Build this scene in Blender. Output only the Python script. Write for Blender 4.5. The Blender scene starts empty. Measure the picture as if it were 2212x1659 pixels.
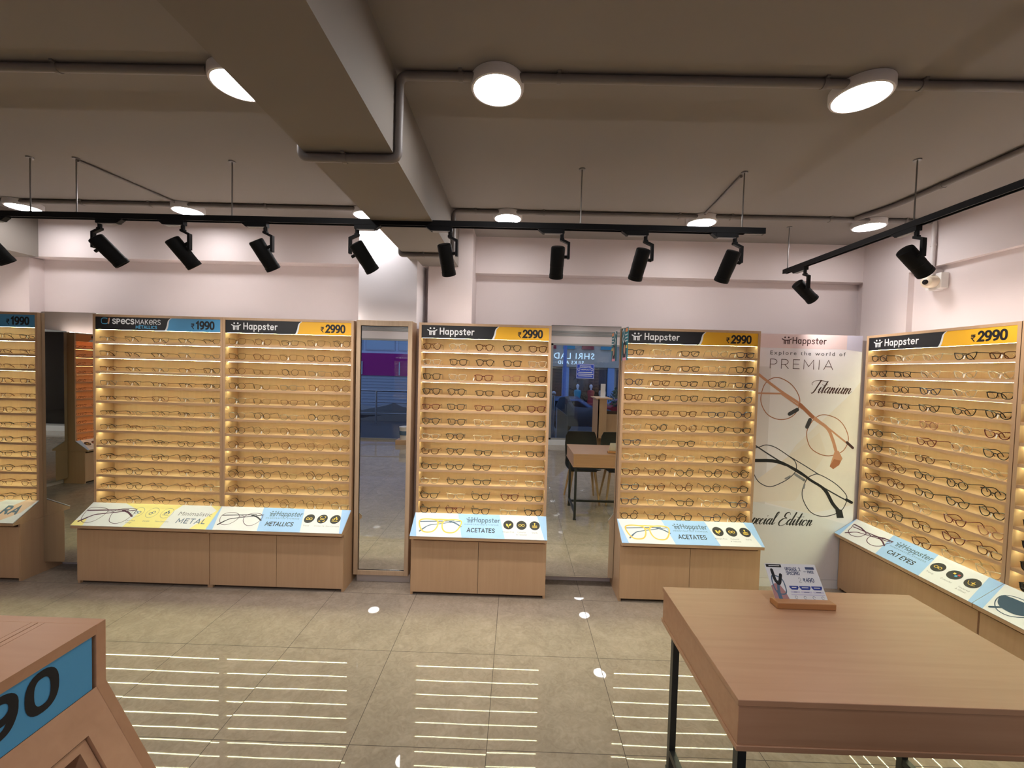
import bpy, math, random
from mathutils import Vector, Matrix, Euler

S = bpy.context.scene
COL = S.collection
PI = math.pi
random.seed(7)

# ------------------------------------------------------------------ camera
def set_camera():
    f, p, yaw, r, H = 891.4, .03396, -.01178, .02708, 1.65
    def rz(a): return Matrix.Rotation(a, 3, 'Z')
    def rx(a): return Matrix.Rotation(a, 3, 'X')
    R = rz(-yaw) @ rx(-p)
    right, fwd, down = R @ Vector((1, 0, 0)), R @ Vector((0, 1, 0)), R @ Vector((0, 0, -1))
    c, s = math.cos(r), math.sin(r)
    rr = c * right - s * down
    dd = s * right + c * down
    M = Matrix.Identity(4)
    for i in range(3):
        M[i][0], M[i][1], M[i][2] = rr[i], -dd[i], -fwd[i]
    M[2][3] = H
    cam = bpy.data.cameras.new('camera')
    cam.sensor_fit = 'HORIZONTAL'
    cam.sensor_width = 36
    cam.lens = f / 2212 * 36
    cam.clip_start = .02
    cam.clip_end = 200
    o = bpy.data.objects.new('camera', cam)
    o.matrix_world = M
    COL.objects.link(o)
    S.camera = o
set_camera()

# ------------------------------------------------------------------ world, exposure
W = bpy.data.worlds.new('dusk')
S.world = W
W.use_nodes = True
bg = W.node_tree.nodes['Background']
bg.inputs[0].default_value = (.34, .45, .78, 1)
bg.inputs[1].default_value = 1.05
S.view_settings.view_transform = 'Standard'
S.view_settings.look = 'None'
S.view_settings.gamma = 1
S.view_settings.exposure = 0.42
S.view_settings.use_curve_mapping = False
LAMP = 38.0          # radiance of the round ceiling lamps
LED = 36.0           # radiance of the shelf strips
TOPLED = 26.0
SPOT = 14.0         # watts of each track spotlight
cy = S.cycles
cy.use_denoising = True
cy.max_bounces = 9
cy.diffuse_bounces = 4
cy.glossy_bounces = 6
cy.transparent_max_bounces = 16
cy.transmission_bounces = 4
cy.caustics_reflective = False
cy.caustics_refractive = False
cy.sample_clamp_indirect = 6

# ------------------------------------------------------------------ materials
MATS = {}
def nodes(name):
    m = bpy.data.materials.new(name)
    m.use_nodes = True
    nt = m.node_tree
    return m, nt, nt.nodes['Principled BSDF']
def plain(name, col, rough=.5, metal=0., spec=.5, var=.04, scale=30, emis=None):
    m, nt, b = nodes(name)
    b.inputs['Roughness'].default_value = rough
    b.inputs['Metallic'].default_value = metal
    b.inputs['Specular IOR Level'].default_value = spec
    if var:
        t = nt.nodes.new('ShaderNodeTexCoord')
        n = nt.nodes.new('ShaderNodeTexNoise')
        n.inputs['Scale'].default_value = scale
        r = nt.nodes.new('ShaderNodeMix'); r.data_type = 'RGBA'
        r.inputs['A'].default_value = tuple(c * (1 - var) for c in col) + (1,)
        r.inputs['B'].default_value = tuple(min(1, c * (1 + var)) for c in col) + (1,)
        nt.links.new(t.outputs['Object'], n.inputs['Vector'])
        nt.links.new(n.outputs['Fac'], r.inputs['Factor'])
        nt.links.new(r.outputs['Result'], b.inputs['Base Color'])
    else:
        b.inputs['Base Color'].default_value = tuple(col) + (1,)
    if emis:
        b.inputs['Emission Color'].default_value = tuple(emis[0]) + (1,)
        b.inputs['Emission Strength'].default_value = emis[1]
    MATS[name] = m
    return m
def wood(name, c1, c2, axis='Z', rough=.38, scale=1.):
    m, nt, b = nodes(name)
    t = nt.nodes.new('ShaderNodeTexCoord')
    mp = nt.nodes.new('ShaderNodeMapping')
    sc = {'X': (1.2, 26, 26), 'Y': (26, 1.2, 26), 'Z': (26, 26, 1.2)}[axis]
    mp.inputs['Scale'].default_value = tuple(s * scale for s in sc)
    n = nt.nodes.new('ShaderNodeTexNoise'); n.inputs['Scale'].default_value = 1.6
    n.inputs['Detail'].default_value = 5; n.inputs['Distortion'].default_value = .6
    n2 = nt.nodes.new('ShaderNodeTexNoise'); n2.inputs['Scale'].default_value = 2.2
    n2.inputs['Detail'].default_value = 2
    a = nt.nodes.new('ShaderNodeMath'); a.operation = 'MULTIPLY_ADD'
    a.inputs[1].default_value = .55; 
    h = nt.nodes.new('ShaderNodeMath'); h.operation = 'MULTIPLY'; h.inputs[1].default_value = .45
    r = nt.nodes.new('ShaderNodeValToRGB')
    r.color_ramp.elements[0].position = .3; r.color_ramp.elements[0].color = tuple(c1) + (1,)
    r.color_ramp.elements[1].position = .72; r.color_ramp.elements[1].color = tuple(c2) + (1,)
    L = nt.links.new
    L(t.outputs['Object'], mp.inputs['Vector']); L(mp.outputs[0], n.inputs['Vector'])
    L(t.outputs['Object'], n2.inputs['Vector'])
    L(n.outputs['Fac'], a.inputs[0]); L(n2.outputs['Fac'], h.inputs[0]); L(h.outputs[0], a.inputs[2])
    L(a.outputs[0], r.inputs['Fac']); L(r.outputs['Color'], b.inputs['Base Color'])
    b.inputs['Roughness'].default_value = rough
    b.inputs['Specular IOR Level'].default_value = .4
    MATS[name] = m
    return m
def emit(name, col, strength):
    m = bpy.data.materials.new(name); m.use_nodes = True
    nt = m.node_tree; nt.nodes.clear()
    e = nt.nodes.new('ShaderNodeEmission'); o = nt.nodes.new('ShaderNodeOutputMaterial')
    e.inputs[0].default_value = tuple(col) + (1,); e.inputs[1].default_value = strength
    nt.links.new(e.outputs[0], o.inputs[0])
    MATS[name] = m
    return m
def glassy(name, tint, gloss=.08):
    m = bpy.data.materials.new(name); m.use_nodes = True
    nt = m.node_tree; nt.nodes.clear()
    tr = nt.nodes.new('ShaderNodeBsdfTransparent'); tr.inputs[0].default_value = tuple(tint) + (1,)
    g = nt.nodes.new('ShaderNodeBsdfGlossy'); g.inputs['Roughness'].default_value = .02
    g.inputs[0].default_value = (1, 1, 1, 1)
    fr = nt.nodes.new('ShaderNodeFresnel'); fr.inputs[0].default_value = 1.45
    ad = nt.nodes.new('ShaderNodeMath'); ad.operation = 'MULTIPLY'; ad.inputs[1].default_value = gloss / .04
    ad.use_clamp = True
    mx = nt.nodes.new('ShaderNodeMixShader'); o = nt.nodes.new('ShaderNodeOutputMaterial')
    L = nt.links.new
    L(fr.outputs[0], ad.inputs[0]); L(ad.outputs[0], mx.inputs[0])
    L(tr.outputs[0], mx.inputs[1]); L(g.outputs[0], mx.inputs[2]); L(mx.outputs[0], o.inputs[0])
    MATS[name] = m
    return m

WOODA, WOODB = (.50, .318, .185), (.565, .37, .222)
wood('maple', WOODA, WOODB, 'Z')
wood('maple_flat', WOODA, WOODB, 'X')
wood('maple_deep', WOODA, WOODB, 'Y')
wood('table_wood', (.42, .225, .128), (.50, .285, .17), 'X', .36)
wood('frame_oak', (.44, .31, .20), (.60, .44, .30), 'Z', .45, 1.6)
wood('block_wood', (.40, .18, .07), (.52, .25, .10), 'X', .4)
wood('orange_ply', (.80, .27, .07), (.90, .34, .10), 'Z', .4)
plain('groove', (.055, .032, .018), .7)
plain('kick', (.05, .035, .025), .7)
plain('wall_paint', (.68, .60, .585), .62, scale=3, var=.02)
plain('column_paint', (.76, .73, .75), .6, scale=3, var=.02)
plain('ceiling_paint', (.25, .225, .205), .75, scale=2, var=.03)
plain('beam_paint', (.215, .19, .165), .75, scale=2, var=.03)
plain('conduit_paint', (.20, .18, .17), .5)
plain('conduit_white', (.62, .57, .56), .5)
plain('skirt_tile', (.50, .45, .42), .2)
plain('black_metal', (.004, .004, .004), .6, spec=.18)
emit('spot_glow', (1, .93, .84), 3.0)
plain('black_gloss', (.008, .008, .008), .12)
plain('rail_black', (.004, .004, .0045), .55, spec=.2)
plain('grey_tag', (.30, .29, .28), .5)
plain('rod', (.22, .21, .20), .35, .7)
plain('white_plastic', (.75, .72, .68), .35)
plain('cream_plastic', (.72, .62, .47), .4)
plain('lamp_rim', (.72, .70, .70), .4)
plain('table_metal', (.022, .024, .024), .38)
plain('chair_black', (.012, .013, .013), .35)
wood('chair_wood', (.40, .25, .13), (.52, .34, .2), 'Z')
emit('lamp_glow', (1, .975, .985), LAMP)
emit('led_glow', (.88, .94, .55), LED)
emit('led_orange', (1, .42, .13), LED * .6)
emit('top_led', (1, .90, .84), TOPLED)
m, nt, b = nodes('mirror')
b.inputs['Base Color'].default_value = (.83, .85, .83, 1); b.inputs['Metallic'].default_value = 1
b.inputs['Roughness'].default_value = 0.004
MATS['mirror'] = m
plain('mirror_edge', (.55, .60, .57), .2)
glassy('lens', (.97, .965, .94), .045)
glassy('sun_lens', (.03, .03, .035), .06)
glassy('shop_glass', (.80, .86, .92), .06)
plain('tag_white', (.85, .84, .82), .5, var=0)
# printed inks
for n, c in dict(ink_black=(.016, .016, .019), ink_white=(.76, .77, .79), ink_yellow=(.86, .46, .03), ink_blue=(.085, .33, .60),
                 ink_sky=(.36, .57, .88), ink_text=(.03, .03, .03), ink_grey=(.25, .25, .27), ink_pale=(.76, .77, .80), ink_lemon=(.86, .76, .30),
                 ink_amber=(.90, .55, .12), ink_slate=(.10, .16, .24), ink_charcoal=(.035, .035, .035), ink_plum=(.09, .03, .06),
                 ink_pink=(.75, .30, .38), ink_navy=(.05, .07, .16), ink_cyan=(.10, .42, .72), ink_orange=(.80, .30, .10),
                 ink_peach=(.80, .56, .42), ink_gold=(.85, .60, .10), ink_red=(.62, .06, .05), ink_teal=(.02, .16, .20), ink_dusk=(.035, .075, .125),
                 skin_print=(.55, .30, .20), hair_print=(.02, .012, .01), poster_base=(.80, .77, .82), poster_band=(.78, .62, .63),
                 poster_sand=(.78, .72, .70), poster_warm=(.77, .69, .64), poster_cool=(.72, .72, .77), poster_side=(.70, .66, .69),
                 ink_copper=(.38, .15, .08), ink_rose=(.55, .28, .18), ink_steel=(.045, .045, .055), ink_brownlet=(.065, .028, .028),
                 ink_lav=(.60, .58, .72), ink_royal=(.035, .06, .30), ink_mauve=(.42, .22, .22), board_blue=(.03, .08, .55), shop_purple=(.40, .01, .20),
                 cloth_teal=(.05, .35, .45), cloth_red=(.40, .04, .05), cloth_pink=(.5, .12, .25)).items():
    plain(n, c, .5, var=.015, spec=.25)
# eyeglass materials
for n, c, r, me in (('acetate_black', (.006, .0055, .0055), .3, 0), ('acetate_brown', (.075, .026, .012), .2, 0), ('acetate_wine', (.10, .012, .014), .2, 0),
                    ('acetate_clear', (.72, .66, .56), .12, 0), ('acetate_navy', (.015, .03, .07), .2, 0), ('acetate_rose', (.55, .30, .22), .15, 0),
                    ('metal_dark', (.022, .017, .014), .35, .4), ('metal_gold', (.20, .125, .06), .3, .7), ('metal_silver', (.22, .20, .18), .3, .7),
                    ('metal_copper', (.13, .055, .035), .3, .6)):
    plain(n, c, r, me, var=0, spec=.3)

def clear_acetate(name, col, mix):
    m, nt, b = nodes(name)
    b.inputs['Base Color'].default_value = tuple(col) + (1,); b.inputs['Roughness'].default_value = .12
    tr = nt.nodes.new('ShaderNodeBsdfTransparent'); tr.inputs[0].default_value = (.93, .90, .84, 1)
    mx = nt.nodes.new('ShaderNodeMixShader'); mx.inputs[0].default_value = mix
    L = nt.links.new
    L(tr.outputs[0], mx.inputs[1]); L(b.outputs[0], mx.inputs[2]); L(mx.outputs[0], nt.nodes['Material Output'].inputs[0])
    MATS[name] = m
clear_acetate('acetate_clear', (.70, .62, .50), .42)
clear_acetate('acetate_rose', (.45, .22, .17), .6)

def floor_mat():
    m, nt, b = nodes('floor_tile')
    L = nt.links.new
    def N(t, **k):
        n = nt.nodes.new(t)
        for a, v in k.items(): setattr(n, a, v)
        return n
    g = N('ShaderNodeNewGeometry')
    off = N('ShaderNodeVectorMath', operation='ADD'); off.inputs[1].default_value = (.688 + 60, -2.3345 + 60, 0)
    L(g.outputs['Position'], off.inputs[0])
    dv = N('ShaderNodeVectorMath', operation='DIVIDE'); dv.inputs[1].default_value = (.6, .6, 1)
    L(off.outputs[0], dv.inputs[0])
    fr = N('ShaderNodeVectorMath', operation='FRACTION'); L(dv.outputs[0], fr.inputs[0])
    fl = N('ShaderNodeVectorMath', operation='FLOOR'); L(dv.outputs[0], fl.inputs[0])
    sep = N('ShaderNodeSeparateXYZ'); L(fr.outputs[0], sep.inputs[0])
    es = []
    for ax in ('X', 'Y'):
        d = N('ShaderNodeMath', operation='SUBTRACT'); d.inputs[1].default_value = .5; L(sep.outputs[ax], d.inputs[0])
        a = N('ShaderNodeMath', operation='ABSOLUTE'); L(d.outputs[0], a.inputs[0])
        e = N('ShaderNodeMath', operation='GREATER_THAN'); e.inputs[1].default_value = .4975; L(a.outputs[0], e.inputs[0])
        es.append(e)
    mx = N('ShaderNodeMath', operation='MAXIMUM'); L(es[0].outputs[0], mx.inputs[0]); L(es[1].outputs[0], mx.inputs[1])
    n1 = N('ShaderNodeTexNoise'); n1.inputs['Scale'].default_value = 5; n1.inputs['Detail'].default_value = 8; n1.inputs['Distortion'].default_value = 1.4
    n1.inputs['Roughness'].default_value = .66
    n2 = N('ShaderNodeTexNoise'); n2.inputs['Scale'].default_value = 22; n2.inputs['Detail'].default_value = 6; n2.inputs['Distortion'].default_value = 2.2
    L(g.outputs['Position'], n1.inputs['Vector']); L(g.outputs['Position'], n2.inputs['Vector'])
    ad = N('ShaderNodeMath', operation='MULTIPLY_ADD'); ad.inputs[1].default_value = .55
    h2 = N('ShaderNodeMath', operation='MULTIPLY'); h2.inputs[1].default_value = .45
    L(n2.outputs['Fac'], h2.inputs[0]); L(n1.outputs['Fac'], ad.inputs[0]); L(h2.outputs[0], ad.inputs[2])
    cr = N('ShaderNodeValToRGB')
    cr.color_ramp.elements[0].position = .34; cr.color_ramp.elements[0].color = (.275, .225, .175, 1)
    cr.color_ramp.elements[1].position = .66; cr.color_ramp.elements[1].color = (.405, .335, .27, 1)
    L(ad.outputs[0], cr.inputs['Fac'])
    mc = N('ShaderNodeMix', data_type='RGBA'); mc.inputs['B'].default_value = (.07, .05, .04, 1)
    L(mx.outputs[0], mc.inputs['Factor']); L(cr.outputs['Color'], mc.inputs['A'])
    L(mc.outputs['Result'], b.inputs['Base Color'])
    wn = N('ShaderNodeTexWhiteNoise', noise_dimensions='3D'); L(fl.outputs[0], wn.inputs['Vector'])
    ct = N('ShaderNodeVectorMath', operation='SUBTRACT'); ct.inputs[1].default_value = (.5, .5, .5); L(wn.outputs['Color'], ct.inputs[0])
    nz = N('ShaderNodeTexNoise'); nz.inputs['Scale'].default_value = 3.5; nz.inputs['Detail'].default_value = 1; L(g.outputs['Position'], nz.inputs['Vector'])
    c2 = N('ShaderNodeVectorMath', operation='SUBTRACT'); c2.inputs[1].default_value = (.5, .5, .5); L(nz.outputs['Color'], c2.inputs[0])
    s1 = N('ShaderNodeVectorMath', operation='SCALE'); s1.inputs['Scale'].default_value = .0045; L(ct.outputs[0], s1.inputs[0])
    s2 = N('ShaderNodeVectorMath', operation='SCALE'); s2.inputs['Scale'].default_value = .0028; L(c2.outputs[0], s2.inputs[0])
    a1 = N('ShaderNodeVectorMath', operation='ADD'); L(g.outputs['Normal'], a1.inputs[0]); L(s1.outputs[0], a1.inputs[1])
    a2 = N('ShaderNodeVectorMath', operation='ADD'); L(a1.outputs[0], a2.inputs[0]); L(s2.outputs[0], a2.inputs[1])
    nm = N('ShaderNodeVectorMath', operation='NORMALIZE'); L(a2.outputs[0], nm.inputs[0])
    L(nm.outputs[0], b.inputs['Normal'])
    rg = N('ShaderNodeMath', operation='MULTIPLY_ADD'); rg.inputs[1].default_value = .5; rg.inputs[2].default_value = .02
    L(mx.outputs[0], rg.inputs[0]); L(rg.outputs[0], b.inputs['Roughness'])
    b.inputs['Specular IOR Level'].default_value = .33
    MATS['floor_tile'] = m
floor_mat()

# ------------------------------------------------------------------ mesh helper
class MB:
    def __init__(s):
        s.v = []; s.f = []; s.mi = []; s.mats = []; s.k = 0
    def mat(s, n):
        if n not in s.mats: s.mats.append(n)
        return s.mats.index(n)
    def add(s, vs, fs, mat, M=None):
        k = len(s.v)
        if M is not None: vs = [M @ Vector(p) for p in vs]
        s.v += [tuple(p) for p in vs]
        i = s.mat(mat)
        for f in fs:
            s.f.append([k + a for a in f]); s.mi.append(i)
        return s
    def box(s, x0, x1, y0, y1, z0, z1, mat, M=None):
        vs = [(x, y, z) for z in (z0, z1) for y in (y0, y1) for x in (x0, x1)]
        return s.add(vs, [(0, 2, 3, 1), (4, 5, 7, 6), (0, 1, 5, 4), (2, 6, 7, 3), (0, 4, 6, 2), (1, 3, 7, 5)], mat, M)
    def hexa(s, pts, mat, M=None):   # 8 points, bottom 4 ccw then top 4 ccw
        return s.add(pts, [(3, 2, 1, 0), (4, 5, 6, 7), (0, 1, 5, 4), (1, 2, 6, 5), (2, 3, 7, 6), (3, 0, 4, 7)], mat, M)
    def prism(s, pts, axis, a0, a1, mat, M=None):   # pts 2D outline extruded along axis
        def P(p, a):
            return {'X': (a, p[0], p[1]), 'Y': (p[0], a, p[1]), 'Z': (p[0], p[1], a)}[axis]
        n = len(pts)
        vs = [P(p, a0) for p in pts] + [P(p, a1) for p in pts]
        fs = [list(range(n))[::-1], list(range(n, 2 * n))] + [(i, (i + 1) % n, n + (i + 1) % n, n + i) for i in range(n)]
        return s.add(vs, fs, mat, M)
    def tube(s, pts, r, mat, n=8, closed=False, M=None, caps=True, flat=None):
        pts = [Vector(p) for p in pts]
        m = len(pts)
        rs = r if isinstance(r, (list, tuple)) else [r] * m
        up = None; rings = []
        for i in range(m):
            if closed: t = pts[(i + 1) % m] - pts[i - 1]
            else: t = pts[min(i + 1, m - 1)] - pts[max(i - 1, 0)]
            if t.length < 1e-9: t = Vector((0, 0, 1))
            t.normalize()
            if up is None:
                up = Vector(flat) if flat else (Vector((0, 0, 1)) if abs(t.z) < .9 else Vector((0, 1, 0)))
            if flat: up = Vector(flat)
            a = t.cross(up)
            if a.length < 1e-6: a = t.cross(Vector((1, .3, 0)))
            a.normalize(); bb = a.cross(t).normalized()
            if not flat: up = bb
            rr = rs[i]
            ra, rb = rr if isinstance(rr, (list, tuple)) else (rr, rr)
            rings.append([pts[i] + a * (ra * math.cos(2 * PI * k / n)) + bb * (rb * math.sin(2 * PI * k / n)) for k in range(n)])
        vs = [p for q in rings for p in q]; fs = []
        for i in range(m if closed else m - 1):
            j = (i + 1) % m
            for k in range(n):
                l = (k + 1) % n
                fs.append((i * n + k, i * n + l, j * n + l, j * n + k))
        if caps and not closed:
            fs.append(list(range(n))[::-1]); fs.append(list(range((m - 1) * n, m * n)))
        return s.add(vs, fs, mat, M)
    def cyl(s, p0, p1, r, mat, n=20, r1=None, M=None):
        return s.tube([p0, p1], [r, r if r1 is None else r1], mat, n, M=M)
    def lathe(s, prof, mat, n=28, M=None):   # (r, z) profile about Z
        vs = []; fs = []
        for (r, z) in prof:
            vs += [(r * math.cos(2 * PI * k / n), r * math.sin(2 * PI * k / n), z) for k in range(n)]
        for i in range(len(prof) - 1):
            for k in range(n):
                l = (k + 1) % n
                fs.append((i * n + k, i * n + l, (i + 1) * n + l, (i + 1) * n + k))
        return s.add(vs, fs, mat, M)
    # flat printed art in a local (u, v) plane: M maps (u, v, layer height)
    def poly(s, pts, mat, M, h=0.):
        s.k = (s.k + 1) % 60; h += s.k * 1.5e-6      # printed layers never share one exact plane
        return s.add([(p[0], p[1], h) for p in pts], [list(range(len(pts)))], mat, M)
    def disc(s, cx, cy_, r, mat, M, h=0., n=28, ry=None):
        ry = r if ry is None else ry
        return s.poly([(cx + r * math.cos(2 * PI * k / n), cy_ + ry * math.sin(2 * PI * k / n)) for k in range(n)], mat, M, h)
    def ribbon(s, pts, w, mat, M, h=0., closed=False, cap=True):
        s.k = (s.k + 1) % 60; h += s.k * 1.5e-6
        P = [Vector((p[0], p[1])) for p in pts]
        n = len(P)
        if n < 2: return s
        ws = w if isinstance(w, (list, tuple)) else [w] * n
        Lf, Rt = [], []
        for i in range(n):
            a = P[i] - P[i - 1] if (i > 0 or closed) else P[1] - P[0]
            b = P[(i + 1) % n] - P[i] if (i < n - 1 or closed) else P[n - 1] - P[n - 2]
            if a.length > 1e-9: a.normalize()
            if b.length > 1e-9: b.normalize()
            t = a + b
            if t.length < 1e-6: t = a
            t.normalize()
            nn = Vector((-t.y, t.x))
            k = max(.45, abs(t.dot(a)))
            o = nn * (ws[i] / 2 / k)
            Lf.append(P[i] + o); Rt.append(P[i] - o)
        vs = [(p.x, p.y, h) for p in Lf] + [(p.x, p.y, h) for p in Rt]
        fs = []
        for i in range(n if closed else n - 1):
            j = (i + 1) % n
            fs.append((n + i, n + j, j, i))
        s.add(vs, fs, mat, M)
        if cap and not closed:
            for q, wq in ((P[0], ws[0]), (P[-1], ws[-1])):
                s.disc(q.x, q.y, wq / 2, mat, M, h, 10)
        return s
    def mesh(s, name):
        me = bpy.data.meshes.new(name)
        me.from_pydata(s.v, [], s.f)
        for n in s.mats: me.materials.append(MATS[n])
        me.polygons.foreach_set('material_index', s.mi)
        me.polygons.foreach_set('use_smooth', [True] * len(s.f))
        me.update()
        me.set_sharp_from_angle(angle=math.radians(34))
        return me
    def build(s, name, parent=None, loc=None, bevel=0):
        o = bpy.data.objects.new(name, s.mesh(name))
        COL.objects.link(o)
        if parent is not None: o.parent = parent
        if loc: o.location = loc
        if bevel:
            md = o.modifiers.new('edge', 'BEVEL'); md.width = bevel; md.segments = 2; md.limit_method = 'ANGLE'; md.angle_limit = .6
        return o

def obj(name, me, parent=None):
    o = bpy.data.objects.new(name, me); COL.objects.link(o)
    if parent is not None: o.parent = parent
    return o
def tag(o, label=None, cat=None, group=None, kind=None):
    if label: o['label'] = label
    if cat: o['category'] = cat
    if group: o['group'] = group
    if kind: o['kind'] = kind
    return o
def thing(name, label, cat, loc=(0, 0, 0), rz=0., group=None):
    o = bpy.data.objects.new(name, None); COL.objects.link(o)
    o.empty_display_size = .05
    o.location = loc; o.rotation_euler = (0, 0, rz)
    return tag(o, label, cat, group)
def frame(o, u, v, n=None):
    u, v = Vector(u), Vector(v)
    n = u.cross(v) if n is None else Vector(n)
    M = Matrix.Identity(4)
    for i in range(3): M[i][0], M[i][1], M[i][2], M[i][3] = u[i], v[i], n[i], o[i]
    return M
def arc(cx, cy_, rx, ry, a0, a1, n=14):
    return [(cx + rx * math.cos(math.radians(a0 + (a1 - a0) * i / n)), cy_ + ry * math.sin(math.radians(a0 + (a1 - a0) * i / n))) for i in range(n + 1)]
def smooth(pts, sub=6, closed=False):
    P = [Vector(p) for p in pts]; n = len(P); out = []
    if n < 3: return [tuple(p) for p in P]
    for i in range(n if closed else n - 1):
        p0 = P[i - 1] if (i > 0 or closed) else P[0] * 2 - P[1]
        p1, p2 = P[i], P[(i + 1) % n]
        p3 = P[(i + 2) % n] if (i + 2 < n or closed) else P[-1] * 2 - P[-2]
        for k in range(sub):
            t = k / sub
            out.append(tuple(.5 * (2 * p1 + (p2 - p0) * t + (2 * p0 - 5 * p1 + 4 * p2 - p3) * t * t + (3 * p1 - p0 - 3 * p2 + p3) * t ** 3)))
    if not closed: out.append(tuple(P[-1]))
    return out

# ------------------------------------------------------------------ lettering (drawn strokes, cap height 1)
def oval(cx, cy_, rx, ry, n=2.5, k=28):
    out = []
    for i in range(k):
        t = 2 * PI * i / k; c, s_ = math.cos(t), math.sin(t)
        out.append((cx + rx * abs(c) ** (2 / n) * (1 if c >= 0 else -1), cy_ + ry * abs(s_) ** (2 / n) * (1 if s_ >= 0 else -1)))
    return out
def C(p): return ('c', p)
G = {
 '0': (.66, [C(oval(.31, .5, .25, .44))]),
 '1': (.46, [[(.06, .76), (.28, .93), (.28, .06)]]),
 '2': (.62, [arc(.30, .68, .23, .26, 165, -25, 12) + [(.06, .06), (.56, .06)]]),
 '4': (.64, [[(.44, .06), (.44, .94), (.05, .3), (.60, .3)]]),
 '9': (.66, [C(oval(.31, .67, .25, .27, 2.2)), smooth([(.56, .66), (.54, .4), (.42, .14), (.18, .06)])]),
 '\u20b9': (.56, [[(.03, .94), (.5, .94)], [(.03, .72), (.5, .72)], [(.03, .94), (.2, .94)] + arc(.2, .71, .2, .22, 85, -85, 8) + [(.06, .49), (.42, .04)]]),
 'A': (.74, [[(.05, .04), (.36, .96), (.67, .04)], [(.15, .32), (.57, .32)]]),
 'C': (.72, [arc(.4, .5, .34, .45, 45, 315, 18)]),
 'D': (.74, [C([(.1, .05), (.3, .05)] + arc(.3, .5, .34, .45, -85, 85, 12) + [(.1, .95)])]),
 'E': (.58, [[(.52, .95), (.09, .95), (.09, .05), (.52, .05)], [(.09, .51), (.47, .51)]]),
 'F': (.55, [[(.5, .95), (.09, .95), (.09, .05)], [(.09, .5), (.45, .5)]]),
 'G': (.76, [arc(.4, .5, .34, .45, 45, 330, 18) + [(.72, .48), (.45, .48)]]),
 'H': (.72, [[(.09, .03), (.09, .97)], [(.62, .03), (.62, .97)], [(.09, .51), (.62, .51)]]),
 'I': (.24, [[(.11, .04), (.11, .96)]]),
 'K': (.66, [[(.09, .04), (.09, .96)], [(.58, .96), (.11, .44)], [(.26, .6), (.6, .04)]]),
 'L': (.52, [[(.09, .96), (.09, .05), (.48, .05)]]),
 'M': (.86, [[(.08, .04), (.10, .95), (.42, .3), (.75, .95), (.77, .04)]]),
 'N': (.74, [[(.09, .04), (.09, .95), (.63, .05), (.63, .96)]]),
 'P': (.62, [[(.09, .04), (.09, .95), (.3, .95)] + arc(.32, .70, .23, .25, 85, -85, 10) + [(.09, .45)]]),
 'R': (.66, [[(.09, .04), (.09, .95), (.3, .95)] + arc(.32, .70, .23, .25, 85, -85, 10) + [(.09, .45)], [(.32, .45), (.58, .04)]]),
 'S': (.60, [smooth([(.52, .82), (.40, .94), (.24, .95), (.09, .82), (.10, .64), (.30, .52), (.50, .38), (.53, .2), (.40, .06), (.22, .05), (.06, .18)], 4)]),
 'T': (.60, [[(.03, .95), (.57, .95)], [(.30, .95), (.30, .04)]]),
 'U': (.72, [[(.09, .96), (.09, .36)] + arc(.355, .34, .265, .29, 180, 360, 12) + [(.62, .96)]]),
 'Y': (.64, [[(.03, .96), (.31, .46), (.59, .96)], [(.31, .46), (.31, .04)]]),
 'Z': (.62, [[(.06, .95), (.55, .95), (.06, .05), (.57, .05)]]),
 'a': (.60, [C(oval(.27, .34, .21, .29, 2.2)), [(.49, .64), (.49, .04)]]),
 'c': (.54, [arc(.3, .34, .23, .3, 50, 310, 14)]),
 'e': (.60, [[(.07, .35), (.52, .35)] + arc(.29, .34, .23, .3, 2, 318, 16)]),
 'h': (.58, [[(.08, .96), (.08, .04)], arc(.28, .4, .2, .24, 175, 0, 8) + [(.48, .04)]]),
 'i': (.22, [[(.1, .64), (.1, .04)], [(.1, .88), (.1, .89)]]),
 'l': (.22, [[(.1, .96), (.1, .04)]]),
 'm': (.86, [[(.08, .64), (.08, .04)], arc(.24, .42, .16, .22, 175, 0, 8) + [(.4, .04)], arc(.57, .42, .17, .22, 175, 0, 8) + [(.74, .04)]]),
 'n': (.58, [[(.08, .64), (.08, .04)], arc(.28, .4, .2, .24, 175, 0, 8) + [(.48, .04)]]),
 'o': (.60, [C(oval(.29, .34, .22, .3, 2.1))]),
 'p': (.60, [[(.09, .64), (.09, -.27)], C(oval(.31, .34, .22, .29, 2.2))]),
 'r': (.42, [[(.08, .64), (.08, .04)], arc(.3, .38, .22, .25, 175, 75, 6)]),
 's': (.50, [smooth([(.42, .54), (.30, .63), (.14, .60), (.10, .47), (.25, .36), (.40, .25), (.38, .10), (.22, .04), (.05, .12)], 4)]),
 't': (.42, [[(.19, .86), (.19, .2)] + arc(.31, .17, .12, .12, 180, 285, 6), [(.03, .63), (.38, .63)]]),
 'O': (.78, [C(oval(.38, .5, .33, .45))]),
}
G['\u00e9'] = (.74, [[(a * 1.36, b * 1.42) for a, b in p] for p in G['e'][1]])   # unicase e
def lettering(mb, txt, x, y, h, wt, mat, M, lay=0., align='l', track=.06, shear=0., sx=1.):
    """stroke letters: baseline-left at (x, y), cap height h, stroke weight wt as a share of h; returns the width"""
    wid = 0
    for ch in txt: wid += (.32 if ch == ' ' else G[ch][0] + track) * h * sx
    if align == 'c': x -= wid / 2
    if align == 'r': x -= wid
    for ch in txt:
        if ch == ' ': x += .32 * h * sx; continue
        adv, paths = G[ch]
        for p in paths:
            closed = isinstance(p, tuple)
            q = p[1] if closed else p
            mb.ribbon([(x + (a * sx + b * shear) * h, y + b * h) for a, b in q], wt * h, mat, M, lay, closed)
        x += (adv + track) * h * sx
    return wid
FONTC = {}
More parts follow.
